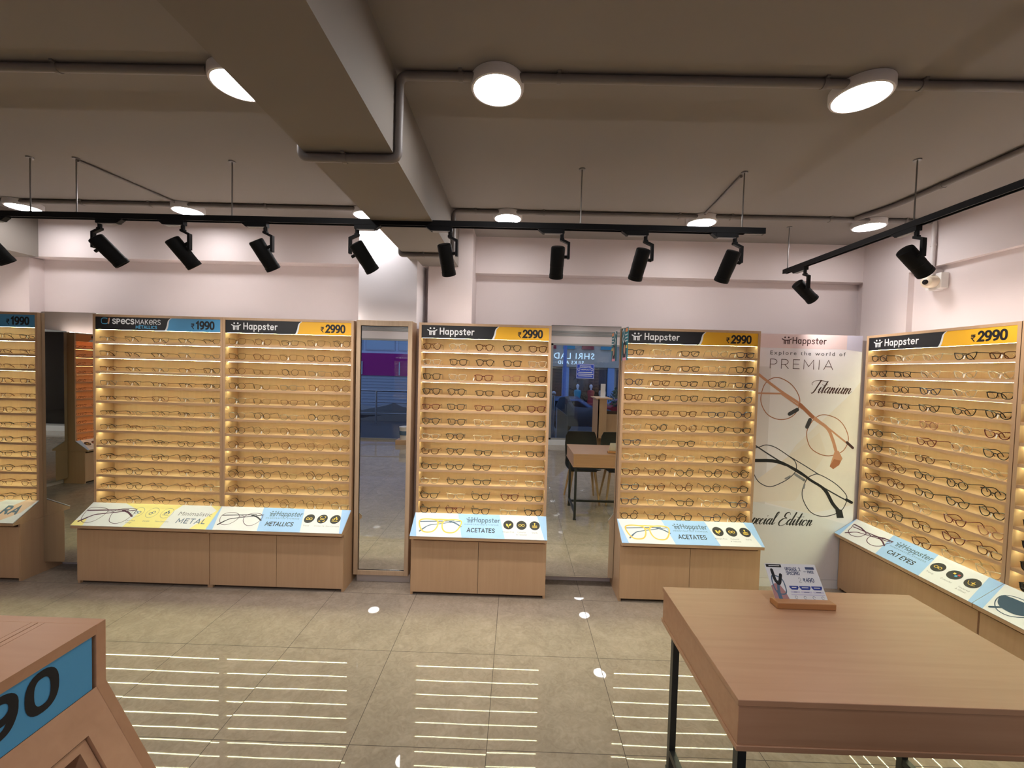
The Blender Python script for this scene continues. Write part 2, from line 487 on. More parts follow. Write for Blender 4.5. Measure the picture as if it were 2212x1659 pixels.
def font_tris(txt, shear=0., sp=1., off=0.):
    k = (txt, shear, sp, off)
    if k not in FONTC:
        c = bpy.data.curves.new('type', 'FONT')
        c.body = txt; c.size = 1; c.shear = shear; c.space_character = sp; c.offset = off; c.resolution_u = 2
        o = bpy.data.objects.new('type', c); COL.objects.link(o)
        me = bpy.data.meshes.new_from_object(o.evaluated_get(bpy.context.evaluated_depsgraph_get()))
        vs = [tuple(v.co) for v in me.vertices]; fs = [tuple(p.vertices) for p in me.polygons]
        bpy.data.objects.remove(o); bpy.data.curves.remove(c); bpy.data.meshes.remove(me)
        FONTC[k] = (vs, fs)
    return FONTC[k]
def typeset(mb, txt, x, y, h, mat, M, lay=0., align='l', shear=0., sp=1., off=0., sx=1.):
    vs, fs = font_tris(txt, shear, sp, off)
    w = max(v[0] for v in vs) - min(v[0] for v in vs); m0 = min(v[0] for v in vs)
    k = h / .7
    if align == 'c': x -= w * k * sx / 2
    if align == 'r': x -= w * k * sx
    mb.add([(x + (v[0] - m0) * k * sx, y + v[1] * k, lay) for v in vs], fs, mat, M)
    return w * k * sx
SG = {
 'T': (.50, [[(-.15, .62), (-.24, .76), (-.1, .95), (.3, 1.02), (.75, .93), (.98, .92)], [(.37, 1.0), (.30, .6), (.22, .12), (.10, -.04), (.02, .03)]]),
 'i': (.25, [[(0, .25), (.1, .45), (.08, .12), (.14, 0), (.26, .16)], [(.12, .66), (.13, .70)]]),
 't': (.28, [[(0, .2), (.16, .92), (.10, .12), (.16, 0), (.28, .16)], [(-.03, .62), (.3, .68)]]),
 'a': (.42, [[(.3, .40), (.16, .46), (.02, .25), (.08, .02), (.2, .1), (.31, .43)], [(.31, .45), (.27, .12), (.33, 0), (.43, .16)]]),
 'n': (.40, [[(0, .3), (.08, .45), (.05, 0)], [(.05, .1), (.2, .43), (.27, .38), (.24, .1), (.3, 0), (.41, .16)]]),
 'u': (.42, [[(0, .3), (.06, .45), (.03, .1), (.1, 0), (.24, .2), (.30, .45)], [(.30, .45), (.27, .12), (.33, 0), (.43, .16)]]),
 'm': (.62, [[(0, .3), (.08, .45), (.05, 0)], [(.05, .1), (.18, .43), (.25, .36), (.23, 0)], [(.23, .1), (.38, .43), (.46, .36), (.44, .1), (.5, 0), (.62, .18)]]),
 'S': (.46, [[(.5, .85), (.36, 1.0), (.16, .86), (.25, .6), (.4, .35), (.25, .04), (0, .02), (-.1, .2)]]),
 'p': (.36, [[(0, .3), (.08, .45), (-.03, -.42)], [(.04, .1), (.15, .42), (.28, .4), (.25, .1), (.12, 0), (.05, .06)], [(.2, .03), (.36, .14)]]),
 'e': (.28, [[(.02, .2), (.2, .28), (.22, .42), (.1, .45), (0, .2), (.1, 0), (.3, .16)]]),
 'c': (.27, [[(.25, .38), (.12, .45), (0, .2), (.1, 0), (.29, .16)]]),
 'l': (.24, [[(0, .15), (.22, .9), (.15, 1.0), (.08, .8), (.06, .1), (.12, 0), (.25, .16)]]),
 'E': (.58, [[(.55, .85), (.4, 1.02), (.2, .9), (.2, .65), (.38, .55), (.15, .48), (-.02, .2), (.1, -.05), (.4, 0), (.58, .22)]]),
 'd': (.42, [[(.3, .40), (.16, .46), (.02, .25), (.08, .02), (.2, .1), (.31, .43)], [(.38, 1.0), (.28, .12), (.34, 0), (.44, .16)]]),
 'o': (.36, [[(.2, .45), (.05, .38), (0, .15), (.1, 0), (.25, .1), (.28, .35), (.18, .45), (.26, .38), (.4, .42)]]),
}
def script(mb, txt, x, y, h, wt, mat, M, lay=0., shear=.42):
    for ch in txt:
        if ch == ' ': x += .34 * h; continue
        adv, paths = SG[ch]
        for p in paths:
            q = smooth(p, 7)
            ws = []
            for i in range(len(q)):
                a, b = q[max(i - 1, 0)], q[min(i + 1, len(q) - 1)]
                d = math.hypot(b[0] - a[0], b[1] - a[1]) + 1e-9
                ws.append(wt * h * (.42 + .75 * max(0, (a[1] - b[1]) / d)))
            mb.ribbon([(x + (u + v * shear) * h, y + v * h) for u, v in q], ws, mat, M, lay)
        x += adv * h

# ------------------------------------------------------------------ printed marks
def people_mark(mb, x, y, h, mat, M, lay):     # two figures with linked arms; (x, y) lower-left, h overall
    w = 1.25 * h
    arm = [(0, .70), (.22, .55), (.5, .50), (.78, .55), (1, .70)]
    mb.ribbon([(x + a * w, y + b * h) for a, b in smooth(arm, 6)], .13 * h, mat, M, lay)
    for c in (.30, .70):
        mb.disc(x + c * w, y + .90 * h, .12 * h, mat, M, lay, 14)
        mb.ribbon([(x + (c - .08) * w, y + .55 * h), (x + (c - .07) * w, y + .03 * h)], .13 * h, mat, M, lay)
        mb.ribbon([(x + (c + .08) * w, y + .52 * h), (x + (c + .07) * w, y + .03 * h)], .13 * h, mat, M, lay)
def header_art(mb, M, w, h, kind, price):
    a, b = .535 * w, .60 * w
    curve = smooth([(a, 0), (a + .018 * w, .02 * h), (a + .034 * w, .35 * h), (a + .045 * w, .78 * h), (b + .004 * w, h)], 5)
    cw = [(p[0] + .016 * w * (1 - .5 * p[1] / h), p[1]) for p in curve]
    col = 'ink_yellow' if kind == 'yellow' else 'ink_blue'
    mb.poly([(0, 0)] + curve + [(0, h)], 'ink_black', M, .0002)
    mb.poly(curve + cw[::-1], 'ink_white', M, .0003)
    mb.poly(cw + [(w, h), (w, 0)], col, M, .0002)
    pw = lettering(mb, price, .955 * w, .20 * h, .60 * h, .22, 'ink_black', M, .0004, 'r', .08, 0, .88)
    lettering(mb, '\u20b9', .955 * w - pw - .012 * w, .20 * h, .42 * h, .15, 'ink_black', M, .0004, 'r')
    if kind == 'yellow':
        people_mark(mb, .048 * w, .24 * h, .56 * h, 'ink_white', M, .0004)
        lettering(mb, 'Happster', .142 * w, .29 * h, .50 * h, .155, 'ink_white', M, .0004, 'l', .10, 0, 1.03)
    elif kind == 'blue':
        x0, y0 = .046 * w, .44 * h
        mb.ribbon([(x0 + p[0] * .055 * w, y0 + p[1] * .44 * h) for p in oval(.5, .5, .48, .5, 3.2)][4:27], .045 * h, 'ink_cyan', M, .0004)
        mb.ribbon([(x0 + .060 * w, y0 + .02 * h), (x0 + .067 * w, y0 + .44 * h)], .05 * h, 'ink_peach', M, .0004)
        mb.ribbon([(x0 + .053 * w, y0 + .03 * h), (x0 + .060 * w, y0 + .44 * h)], .035 * h, 'ink_orange', M, .0004)
        x = .135 * w
        x += lettering(mb, 'SP\u00e9CS', x, .46 * h, .38 * h, .22, 'ink_white', M, .0004, 'l', .10, 0, 1.22)
        lettering(mb, 'MAK\u00e9RS', x + .002 * w, .46 * h, .38 * h, .12, 'ink_white', M, .0004, 'l', .08, 0, 1.13)
        lettering(mb, 'METALLICS', .495 * w, .13 * h, .24 * h, .17, 'ink_cyan', M, .0004, 'r', .10, 0, 1.12)
def spectacles_art(mb, M, cx, cy_, s, rim, temple, style, lay=.0004):
    """a pair of glasses printed on a panel; s = overall width"""
    def P(a): return [(cx + x * s, cy_ + y * s) for x, y in a]
    wv = {'aviator': .030, 'cat': .016, 'round': .011, 'thin': .009}[style] * s
    if style == 'aviator':
        Lr = [(-.47, .08), (-.36, .13), (-.14, .12), (-.05, .05), (-.07, -.1), (-.16, -.19), (-.33, -.19), (-.43, -.08)]
    elif style == 'cat':
        Lr = [(-.49, .13), (-.3, .12), (-.1, .06), (-.06, -.02), (-.12, -.13), (-.28, -.17), (-.42, -.1), (-.46, .02)]
    elif style == 'thin':
        Lr = [(-.46, .1), (-.3, .13), (-.1, .1), (-.06, 0), (-.14, -.16), (-.3, -.2), (-.42, -.12)]
    else:
        Lr = [(-.46, .06), (-.36, .13), (-.18, .13), (-.07, .06), (-.08, -.06), (-.2, -.17), (-.34, -.17), (-.44, -.07)]
    L1 = smooth(Lr, 5, True); R1 = [(-x, y) for x, y in L1]
    # folded temples first, then the front over them
    mb.ribbon(P([(-.45, .06), (.30, .10)]), .022 * s, temple, M, lay)
    mb.ribbon(P(smooth([(.46, .10), (-.1, -.0), (-.26, -.04), (-.42, -.18)], 4)), [.018 * s] * 6 + [.022 * s] * 4 + [.032 * s] * 3, temple, M, lay + .0001)
    mb.ribbon(P(smooth([(.2, .085), (.34, .04), (.47, -.04)], 4)), .03 * s, temple, M, lay + .0001)
    mb.ribbon(P(L1), wv, rim, M, lay + .0003, True)
    mb.ribbon(P(R1), wv, rim, M, lay + .0003, True)
    mb.ribbon(P([(-.06, .04), (0, .06), (.06, .04)]), wv, rim, M, lay + .0003)
    if style == 'aviator': mb.ribbon(P([(-.16, .125), (0, .13), (.16, .125)]), wv, rim, M, lay + .0003)
    if style == 'cat':
        for sg in (-1, 1):
            mb.ribbon(P([(sg * .5, .135), (sg * .3, .125), (sg * .1, .065)]), .03 * s, temple, M, lay + .0004)
def icon(mb, M, cx, cy_, r, kind, dark=True):
    ry = r
    if dark: mb.disc(cx, cy_, r, 'ink_charcoal', M, .0004)
    else: mb.ribbon(arc(cx, cy_, r, r, 0, 352, 30), .05 * r, 'ink_grey', M, .0004, True)
    ink = 'ink_gold' if dark else 'ink_slate'
    k = .0006
    def P(a): return [(cx + x * r, cy_ + y * r) for x, y in a]
    if kind == 'leaf':
        mb.poly(P([(-.5, .25), (-.15, .2), (.05, -.45), (-.35, -.3)]), ink, M, k)
        mb.poly(P([(.5, .35), (.55, .0), (.05, -.35), (.1, .1)]), ink, M, k)
        mb.ribbon(P([(-.1, -.2), (.05, -.6)]), .08 * r, ink, M, k)
    elif kind in ('specs', 'link'):
        d = .3 if kind == 'specs' else .2
        for sg in (-1, 1):
            mb.ribbon(P(oval(sg * d, -.02 + (sg * .12 if kind == 'link' else 0), .25, .22, 2.2, 18)), .09 * r, ink, M, k, True)
        if kind == 'specs': mb.ribbon(P([(-.08, .05), (.08, .05)]), .08 * r, ink, M, k)
    elif kind == 'sturdy':
        mb.ribbon(P([(-.45, -.4), (0, -.5), (.45, -.4)]), .09 * r, ink, M, k)
        mb.ribbon(P([(-.45, -.2), (0, -.32), (.45, -.2)]), .09 * r, ink, M, k)
        mb.ribbon(P([(-.4, .0), (0, -.12), (.4, .0)]), .09 * r, ink, M, k)
        mb.disc(cx, cy_ + .42 * r, .15 * r, ink, M, k, 12)
        mb.ribbon(P([(0, .3), (0, -.02)]), .14 * r, ink, M, k)
    elif kind == 'fit':
        for sx in (-1, 1):
            for sy in (-1, 1): mb.ribbon(P([(sx * .25, sy * .55), (sx * .5, sy * .55), (sx * .5, sy * .25)]), .1 * r, ink, M, k)
        for sg in (-1, 1): mb.ribbon(P(oval(sg * .2, 0, .16, .14, 2.2, 14)), .08 * r, ink, M, k, True)
    elif kind == 'drops':
        for a, b in ((-.22, .1), (.05, .38), (.28, .06)): mb.disc(cx + a * r, cy_ + b * r, .15 * r, ink, M, k, 12, .2 * r)
        mb.ribbon(P([(-.55, -.4), (.5, -.4)]), .09 * r, ink, M, k)
        mb.ribbon(P([(-.55, .05), (-.3, -.3)]), .08 * r, ink, M, k)
    elif kind == 'squares':
        for a, b, c in ((-.35, .1, 'ink_gold'), (.1, -.25, 'ink_cyan'), (.3, .1, 'ink_red')):
            mb.poly(P([(a, b), (a + .32, b), (a + .32, b + .32), (a, b + .32)]), c, M, k)
    elif kind == 'spark':
        mb.poly(P([(.1, .45), (.17, .1), (.5, 0), (.17, -.1), (.1, -.45), (.03, -.1), (-.25, 0), (.03, .1)]), ink, M, k)
        mb.ribbon(P(smooth([(-.65, .2), (-.4, -.3), (0, -.45), (.5, -.3)], 4)), .06 * r, ink, M, k)
def panel_art(mb, M, w, h, kind):
    R4 = lambda a, b, c, d, mat, l=.0002: mb.poly([(a * w, 0), (b * w, 0), (c * w, h), (d * w, h)], mat, M, l)
    mb.poly([(0, 0), (w, 0), (w, h), (0, h)], 'ink_white', M, .0001)
    if kind == 'yellow':
        mb.poly([(0, 0), (.09 * w, 0), (.075 * w, .28 * h), (0, .2 * h)], 'ink_lemon', M, .0002)
        mb.poly([(.385 * w, 0), (.66 * w, 0), (.665 * w, .72 * h), (.70 * w, h), (.255 * w, h), (.42 * w, .66 * h)], 'ink_lemon', M, .0002)
        mb.poly([(.80 * w, 0), (1 * w, 0), (.93 * w, h * .7), (.86 * w, .3 * h)], 'ink_pale', M, .0002)
        mb.poly([(.88 * w, 0), (w, 0), (w, h), (.92 * w, h), (.985 * w, .8 * h)], 'ink_lemon', M, .0003)
        spectacles_art(mb, M, .20 * w, .52 * h, .40 * w, 'ink_plum', 'ink_plum', 'thin')
        for i, k in enumerate(('specs', 'link', 'drops')):
            icon(mb, M, (.405 + .112 * i) * w, .62 * h, .043 * w, k, False)
        for i, t in enumerate(('Ultra-Sleek', 'Durable', 'Non-Corrosive')):
            typeset(mb, t, (.405 + .118 * i) * w, .24 * h, .055 * h, 'ink_grey', M, .0004, 'c')
        typeset(mb, 'Design', .405 * w, .15 * h, .055 * h, 'ink_grey', M, .0004, 'c')
        typeset(mb, 'Minimalistic', .722 * w, .54 * h, .17 * h, 'ink_grey', M, .0004, 'l', 0, 1.0, 0, .25 * w / typeset(MB(), 'Minimalistic', 0, 0, .17 * h, 'ink_grey', M))
        lettering(mb, 'METAL', .745 * w, .22 * h, .20 * h, .16, 'ink_slate', M, .0004, 'l', .12, 0, 1.42)
        return
    if kind == 'peach':
        mb.poly([(0, 0), (.5 * w, 0), (.75 * w, h), (0, h)], 'ink_peach', M, .0002)
        mb.poly([(.86 * w, 0), (.97 * w, .45 * h), (.99 * w, h), (.90 * w, h), (.70 * w, 0)], 'ink_peach', M, .0002)
        lettering(mb, 'RA', .955 * w, .38 * h, .34 * h, .24, 'ink_slate', M, .0004, 'r', .1, 0, 1.25)
        return
    R4(.0, .05, .004, 0, 'ink_sky')
    R4(.378, .693, .644, .327, 'ink_sky')
    R4(.98, 1, 1, .93, 'ink_sky')
    if kind == 'shades':
        spectacles_art(mb, M, .23 * w, .5 * h, .40 * w, 'ink_dusk', 'ink_dusk', 'round')
        for sg in (-1, 1):
            mb.poly([((.23 + sg * .10) * w + x * .15 * w, .48 * h + y * .42 * h) for x, y in smooth([(-.5, .45), (.5, .5), (.52, .0), (.2, -.48), (-.25, -.48), (-.5, -.1)], 4, True)], 'ink_dusk', M, .0009)
        return
    st = {'acetates': ('ink_amber', 'ink_slate', 'aviator'), 'metallics': ('ink_plum', 'ink_steel', 'round'), 'cat': ('ink_plum', 'ink_plum', 'cat')}[kind]
    spectacles_art(mb, M, .205 * w, .51 * h, .335 * w, st[0], st[1], st[2])
    people_mark(mb, .398 * w, .63 * h, .22 * h, 'ink_slate', M, .0004)
    lettering(mb, 'Happster', .454 * w, .65 * h, .20 * h, .145, 'ink_slate', M, .0004, 'l', .09, 0, .95)
    typeset(mb, 'HANDCRAFTED EYEWEAR', .515 * w, .525 * h, .058 * h, 'ink_slate', M, .0004, 'c', 0, 1.35)
    lettering(mb, {'acetates': 'ACETATES', 'metallics': 'METALLICS', 'cat': 'CAT EYES'}[kind], .515 * w, .23 * h, .17 * h, .175, 'ink_text', M, .0004, 'c', .11, 0, {'acetates': 1.0, 'metallics': .94, 'cat': 1.0}[kind])
    ic = {'acetates': ('leaf', 'specs', 'sturdy'), 'metallics': ('specs', 'fit', 'drops'), 'cat': ('specs', 'squares', 'spark')}[kind]
    tx = {'acetates': ('Allergen-Free', 'Colourful', 'Sturdy'), 'metallics': ('Trendy', 'Comfort Fit', 'Non-Corrosive'), 'cat': ('Trendy', 'Colourful', 'Textured')}[kind]
    for i in range(3):
        x = (.715 + .098 * i) * w
        icon(mb, M, x, .58 * h, .0385 * w, ic[i])
        typeset(mb, tx[i], x, .26 * h, .055 * h, 'ink_grey', M, .0004, 'c')
    if kind == 'acetates': typeset(mb, '& Textured', .813 * w, .165 * h, .055 * h, 'ink_grey', M, .0004, 'c')
    if kind == 'cat': typeset(mb, '& Glitter', .911 * w, .165 * h, .055 * h, 'ink_grey', M, .0004, 'c')

# ------------------------------------------------------------------ the room
def struct(name, mb, bevel=0): return tag(mb.build(name, bevel=bevel), kind='structure')
XL, XR, YF, ZC = -5.95, 3.0, -3.0, 2.8
struct('floor', MB().box(XL - .1, XR + .2, YF - .08, 3.85, -.12, 0, 'floor_tile'))
struct('ceiling', MB().box(XL - .1, XR + .2, YF - .2, 3.85, ZC, ZC + .12, 'ceiling_paint'))
b = MB()                                            # back wall with its lintels, pilasters and column
b.box(XL, -.75, 3.52, 3.7, 0, 2.485, 'wall_paint').box(XL, -.75, 3.41, 3.7, 2.485, ZC, 'wall_paint')
b.box(-4.55, -4.08, 3.41, 3.53, 0, 2.48, 'wall_paint')
b.box(-.75, -.387, 3.40, 3.85, 0, ZC, 'wall_paint')
b.box(-.387, XR, 3.72, 3.85, 0, 2.485, 'wall_paint').box(-.387, XR, 3.62, 3.85, 2.485, ZC, 'wall_paint')
struct('wall_back', b)
struct('trim_1', MB().box(-1.252, -.797, 3.221, 3.52, 0, ZC, 'column_paint'))       # white column behind the framed mirror
b = MB().box(XR, XR + .2, YF, 3.85, 0, ZC, 'wall_paint')
b.box(2.955, XR + .01, 3.2, 3.62, 0, 2.47, 'wall_paint').box(2.955, XR + .01, YF, 3.62, 2.47, ZC, 'wall_paint')
struct('wall_right', b)
struct('wall_left', MB().box(XL - .1, XL, YF, 3.7, 0, ZC, 'wall_paint'))
struct('ceiling_beam', MB().box(-.855, -.505, YF, 3.40, 2.48, ZC, 'beam_paint').box(-4.4, -4.0, YF, 3.41, 2.48, ZC, 'beam_paint'))
# low partition that carries racks, mirrors and poster
struct('trim_2', MB().box(-4.6, -1.26, 3.217, 3.30, 0, 1.95, 'wall_paint').box(-.79, 1.80, 3.217, 3.30, 0, 1.95, 'wall_paint').box(1.80, 2.80, 3.235, 3.30, 0, 1.95, 'wall_paint')
       .box(2.835, 2.90, 1.1, 3.235, 0, 1.95, 'wall_paint'))
struct('baseboard_back', MB().box(1.80, 2.60, 3.222, 3.236, 0, .068, 'ink_pale').box(-1.19, -.78, 3.105, 3.222, 0, .0615, 'skirt_tile'))
# shopfront behind the camera, seen in the mirrors
b = MB().box(XL, XR, YF - .08, YF, 2.27, ZC, 'wall_paint')
for z in (2.44, 2.50, 2.66): b.box(XL + .01, XR - .01, YF, YF + .012, z, z + .05, 'grey_tag')
b.box(XL, -4.3, YF - .08, YF, 0, 2.27, 'wall_paint')
struct('wall_front', b)
struct('baseboard_front', MB().box(-1.95, 3.0, YF - .06, YF + .03, 0, .11, 'ink_pale'))
def window(n, x0, x1, z0, z1):
    f = MB()
    for a, c in ((x0, x0 + .04), (x1 - .04, x1)): f.box(a, c, YF - .05, YF, z0, z1, 'grey_tag')
    f.box(x0, x1, YF - .05, YF, z0, z0 + .04, 'grey_tag').box(x0, x1, YF - .05, YF, z1 - .04, z1, 'grey_tag')
    w = struct(n, f)
    MB().box(x0 + .04, x1 - .04, YF - .03, YF - .022, z0 + .04, z1 - .04, 'shop_glass').build('pane', w)
window('window_1', .75, 3.0, .11, 2.27)
window('window_2', -1.95, .75, .11, 2.27)
window('door_1', -4.3, -1.95, .0, 2.27)

# ------------------------------------------------------------------ mirrors
def mirror_panel(name, x0, x1, label, y=3.10, z0=.08, z1=1.995):
    t = thing(name, label, 'mirror', ((x0 + x1) / 2, y, z0))
    w = (x1 - x0) / 2; h = z1 - z0
    MB().box(-w, w, .005, .10, .0, h, 'mirror_edge').build('backing_board', t)
    MB().box(-w, w, 0, .0055, .0, h, 'mirror').build('glass', t)
    return t
mirror_panel('wall_mirror', .249, .772, 'tall frameless wall mirror reflecting the display table, between middle rack and rack by poster', 3.115)
mirror_panel('wall_mirror', -3.603, -3.186, 'dim frameless wall mirror beside the cut-off rack at the left edge', 3.085)
t = thing('framed_mirror', 'narrow full-length mirror in a wooden frame on the white column', 'mirror', (-.9975, 3.0995, .062))
fr = MB(); W2, HT = .2095, 1.93
fr.box(-W2, -W2 + .032, -.025, 0, 0, HT, 'frame_oak').box(W2 - .032, W2, -.025, 0, 0, HT, 'frame_oak')
fr.box(-W2 + .032, W2 - .032, -.025, 0, HT - .04, HT, 'frame_oak').box(-W2 + .032, W2 - .032, -.025, 0, 0, .035, 'frame_oak')
fr.build('frame', t, bevel=.002)
MB().box(-W2 + .004, W2 - .004, 0, .121, 0, HT, 'frame_oak').build('backing_box', t)
gl = MB().box(-W2 + .032, W2 - .032, -.012, -.004, .035, HT - .04, 'mirror')
gl.box(-W2 + .030, -W2 + .035, -.016, -.004, .033, HT - .04, 'black_gloss').box(-W2 + .032, W2 - .032, -.016, -.004, HT - .044, HT - .038, 'black_gloss')
gl.box(-W2 + .032, W2 - .032, -.016, -.004, .033, .038, 'black_gloss').build('glass', t)

# ------------------------------------------------------------------ display racks
RW, ZROW, DZ = .981, 1.7837, .112
rack_cache = {}
def cached(k, fn):
    if k not in rack_cache: rack_cache[k] = fn()
    return rack_cache[k]
def display_rack(label, loc, rz, price_kind, price, panel, doors, w=RW, body='maple', glow='led_glow'):
    t = thing('display_rack', label, 'display rack', loc, rz, 'wall racks of eyewear')
    K = (w, body)
    st = .018
    def side(): return MB().prism([(0, .445), (0, 1.984), (.155, 1.984), (.155, .445)], 'X', 0, st, body).mesh('side_panel')
    for x in (0.0005, w - st - .0005): obj('side_panel', cached(('side',) + K, side), t).location.x = x
    obj('top_panel', cached(('top',) + K, lambda: MB().box(st, w - st, 0, .155, 1.966, 1.984, body).mesh('top_panel')), t)
    obj('back_panel', cached(('back',) + K, lambda: MB().box(st, w - st, .143, .155, .445, 1.966, body).mesh('back_panel')), t)
    sh = cached(('shelf',) + K, lambda: MB().box(st, w - st, .003, .143, -.017, 0, 'maple_flat' if body == 'maple' else body).mesh('shelf'))
    ld = cached(('led', glow) + K, lambda: MB().box(st + .004, w - st - .004, .030, .035, -.0182, -.0168, glow).mesh('light_strip'))
    for i in range(12):
        s = obj('shelf', sh, t); s.location.z = ZROW - DZ * i
        if i < 11: obj('light_strip', ld, s)
    hd = MB().box(st, w - st, .004, .010, 1.871, 1.968, 'ink_black' if price_kind != 'portrait' else 'ink_orange')
    Mh = frame((st, .0036, 1.871), (1, 0, 0), (0, 0, 1), (0, -1, 0))
    if price_kind == 'portrait':
        px = w - st - .2
        hd.poly([(px - .1 + a, b_) for a, b_ in ((.0, .0), (.03, .03), (.09, .03), (.12, 0))], 'ink_white', Mh, .0003)
        hd.disc(px - .04, .055, .02, 'skin_print', Mh, .0004, 18, .026); hd.disc(px - .043, .07, .024, 'hair_print', Mh, .0005, 18, .018)
        hd.ribbon([(px - .06, .055), (px - .02, .055)], .006, 'ink_black', Mh, .0006)
    else: header_art(hd, Mh, w - 2 * st, .097, price_kind, price)
    hs = hd.build('header_sign', t)
    q = obj('light_strip', ld, hs); q.location.z = 1.871 + .0186; q.location.y = -.012
    # cabinet below
    cb = MB().box(0.0005, st, -.12, .155, 0, .425, body).box(w - st, w - .0005, -.12, .155, 0, .425, body).box(st, w - st, -.10, -.09, 0, .425, 'groove').box(st, w - st, .137, .155, .03, .425, body)
    obj('cabinet', cached(('cab',) + K, lambda: cb.mesh('cabinet')), t)
    dw = (w - .004) / doors
    dm = cached(('door', doors) + K, lambda: MB().box(.0015, dw - .0015, -.126, -.108, .024, .402, body).mesh('door'))
    for i in range(doors): obj('door', dm, t).location.x = .002 + dw * i
    obj('top_board', cached(('tb',) + K, lambda: MB().box(.0005, w - .0005, -.166, .155, .426, .445, 'maple_flat' if body == 'maple' else body).mesh('top_board')), t)
    wd = cached(('wedge',) + K, lambda: MB().prism([(-.160, .445), (0, .445), (0, .553)], 'X', 0, .012, body).mesh('side_cheek'))
    for x in (0, w - .012): obj('side_cheek', wd, t).location.x = x
    y0, z0, y1, z1 = -.168, .449, -.003, .562
    L = math.hypot(y1 - y0, z1 - z0); v = Vector((0, (y1 - y0) / L, (z1 - z0) / L)); nrm = Vector((0, -v.z, v.y))
    Mp = frame((0, y0, z0), (1, 0, 0), v, nrm)
    pb = MB()
    a, c = Vector((0, y0, z0)), Vector((0, y1, z1))
    pb.hexa([(0, *(a - nrm * .005).yz), (w, *(a - nrm * .005).yz), (w, *(c - nrm * .005).yz), (0, *(c - nrm * .005).yz), (0, *a.yz), (w, *a.yz), (w, *c.yz), (0, *c.yz)], 'ink_white')
    if panel: panel_art(pb, Mp, w, L, panel)
    pb.build('graphic_panel', t)
    # lamp strip lying on top of the rack, lighting the wall above
    obj('top_light', cached(('tl',) + K, lambda: MB().box(.05, w - .05, .10, .115, 1.984, 1.990, 'top_led').mesh('top_light')), t)
    return t
YR = 3.06
RACKS = [  # key, label, location, rz, header, price, panel, doors, width
 ('D', 'wooden rack cut off by the picture edge, blue price header, peach slanted panel', (-4.586, YR, 0), 0, 'blank', '1990', 'peach', 1, RW),
 ('A', 'wooden rack with blue price header and yellow slanted panel', (-3.184, YR, 0), 0, 'blue', '1990', 'yellow', 1, RW),
 ('B', 'wooden rack with yellow price header joined to the rack with yellow slanted panel', (-2.2025, YR, 0), 0, 'yellow', '2990', 'metallics', 2, RW),
 ('C', 'wooden rack with yellow price header standing alone between the two mirrors', (-.735, YR, 0), 0, 'yellow', '2990', 'acetates', 2, RW),
 ('E', 'wooden rack with yellow price header, between frameless mirror and big eyewear poster', (.775, YR, 0), 0, 'yellow', '2990', 'acetates', 2, 1.005),
 ('R', 'wooden rack with cat eye glasses on the side wall, right of the poster', (2.680, 3.216, 0), -PI / 2, 'yellow', '2990', 'cat', 1, .975),
 ('F', 'wooden rack cut off by the right picture edge, beside the cat eye rack', (2.680, 2.238, 0), -PI / 2, 'yellow', '2990', 'shades', 1, .99)]
for k, lab, loc, rz, hk, pr, pn, dn, w in RACKS: display_rack(lab, loc, rz, hk, pr, pn, dn, w)
display_rack('orange-lit rack on the far side wall, seen only in the dim mirror', (XL + .175, -.125, 0), PI / 2, 'portrait', '1990', 'cat', 1, .98, 'maple', 'led_orange')
mt = mirror_panel('wall_mirror', 0, .55, 'mirror on the far side wall, seen within the dim mirror', 3.1)
mt.location = (XL + .105, .882 + .275, .08); mt.rotation_euler = (0, 0, PI / 2)

# ------------------------------------------------------------------ eyeglasses
SHAPES = {  # half-lens outline (x from bridge outwards, z up), lens centre offset
 'rect': [(.009, .030), (.018, .037), (.040, .038), (.060, .036), (.062, .026), (.056, .008), (.046, .002), (.024, .002), (.013, .010)],
 'round': [(.010, .026), (.015, .038), (.028, .045), (.045, .045), (.058, .036), (.060, .022), (.052, .008), (.038, .001), (.024, .003), (.013, .013)],
 'square': [(.010, .032), (.017, .042), (.040, .044), (.061, .042), (.062, .028), (.057, .010), (.046, .002), (.024, .002), (.013, .012)],
 'aviator': [(.012, .034), (.024, .045), (.046, .047), (.061, .040), (.062, .028), (.052, .008), (.040, .001), (.028, .003), (.015, .018)],
 'cat': [(.010, .026), (.018, .034), (.038, .040), (.060, .043), (.065, .042), (.060, .022), (.050, .006), (.036, .001), (.022, .004), (.012, .014)],
 'slim': [(.010, .026), (.020, .031), (.042, .032), (.060, .030), (.060, .018), (.052, .005), (.040, .001), (.024, .002), (.013, .010)]}
GL = {}
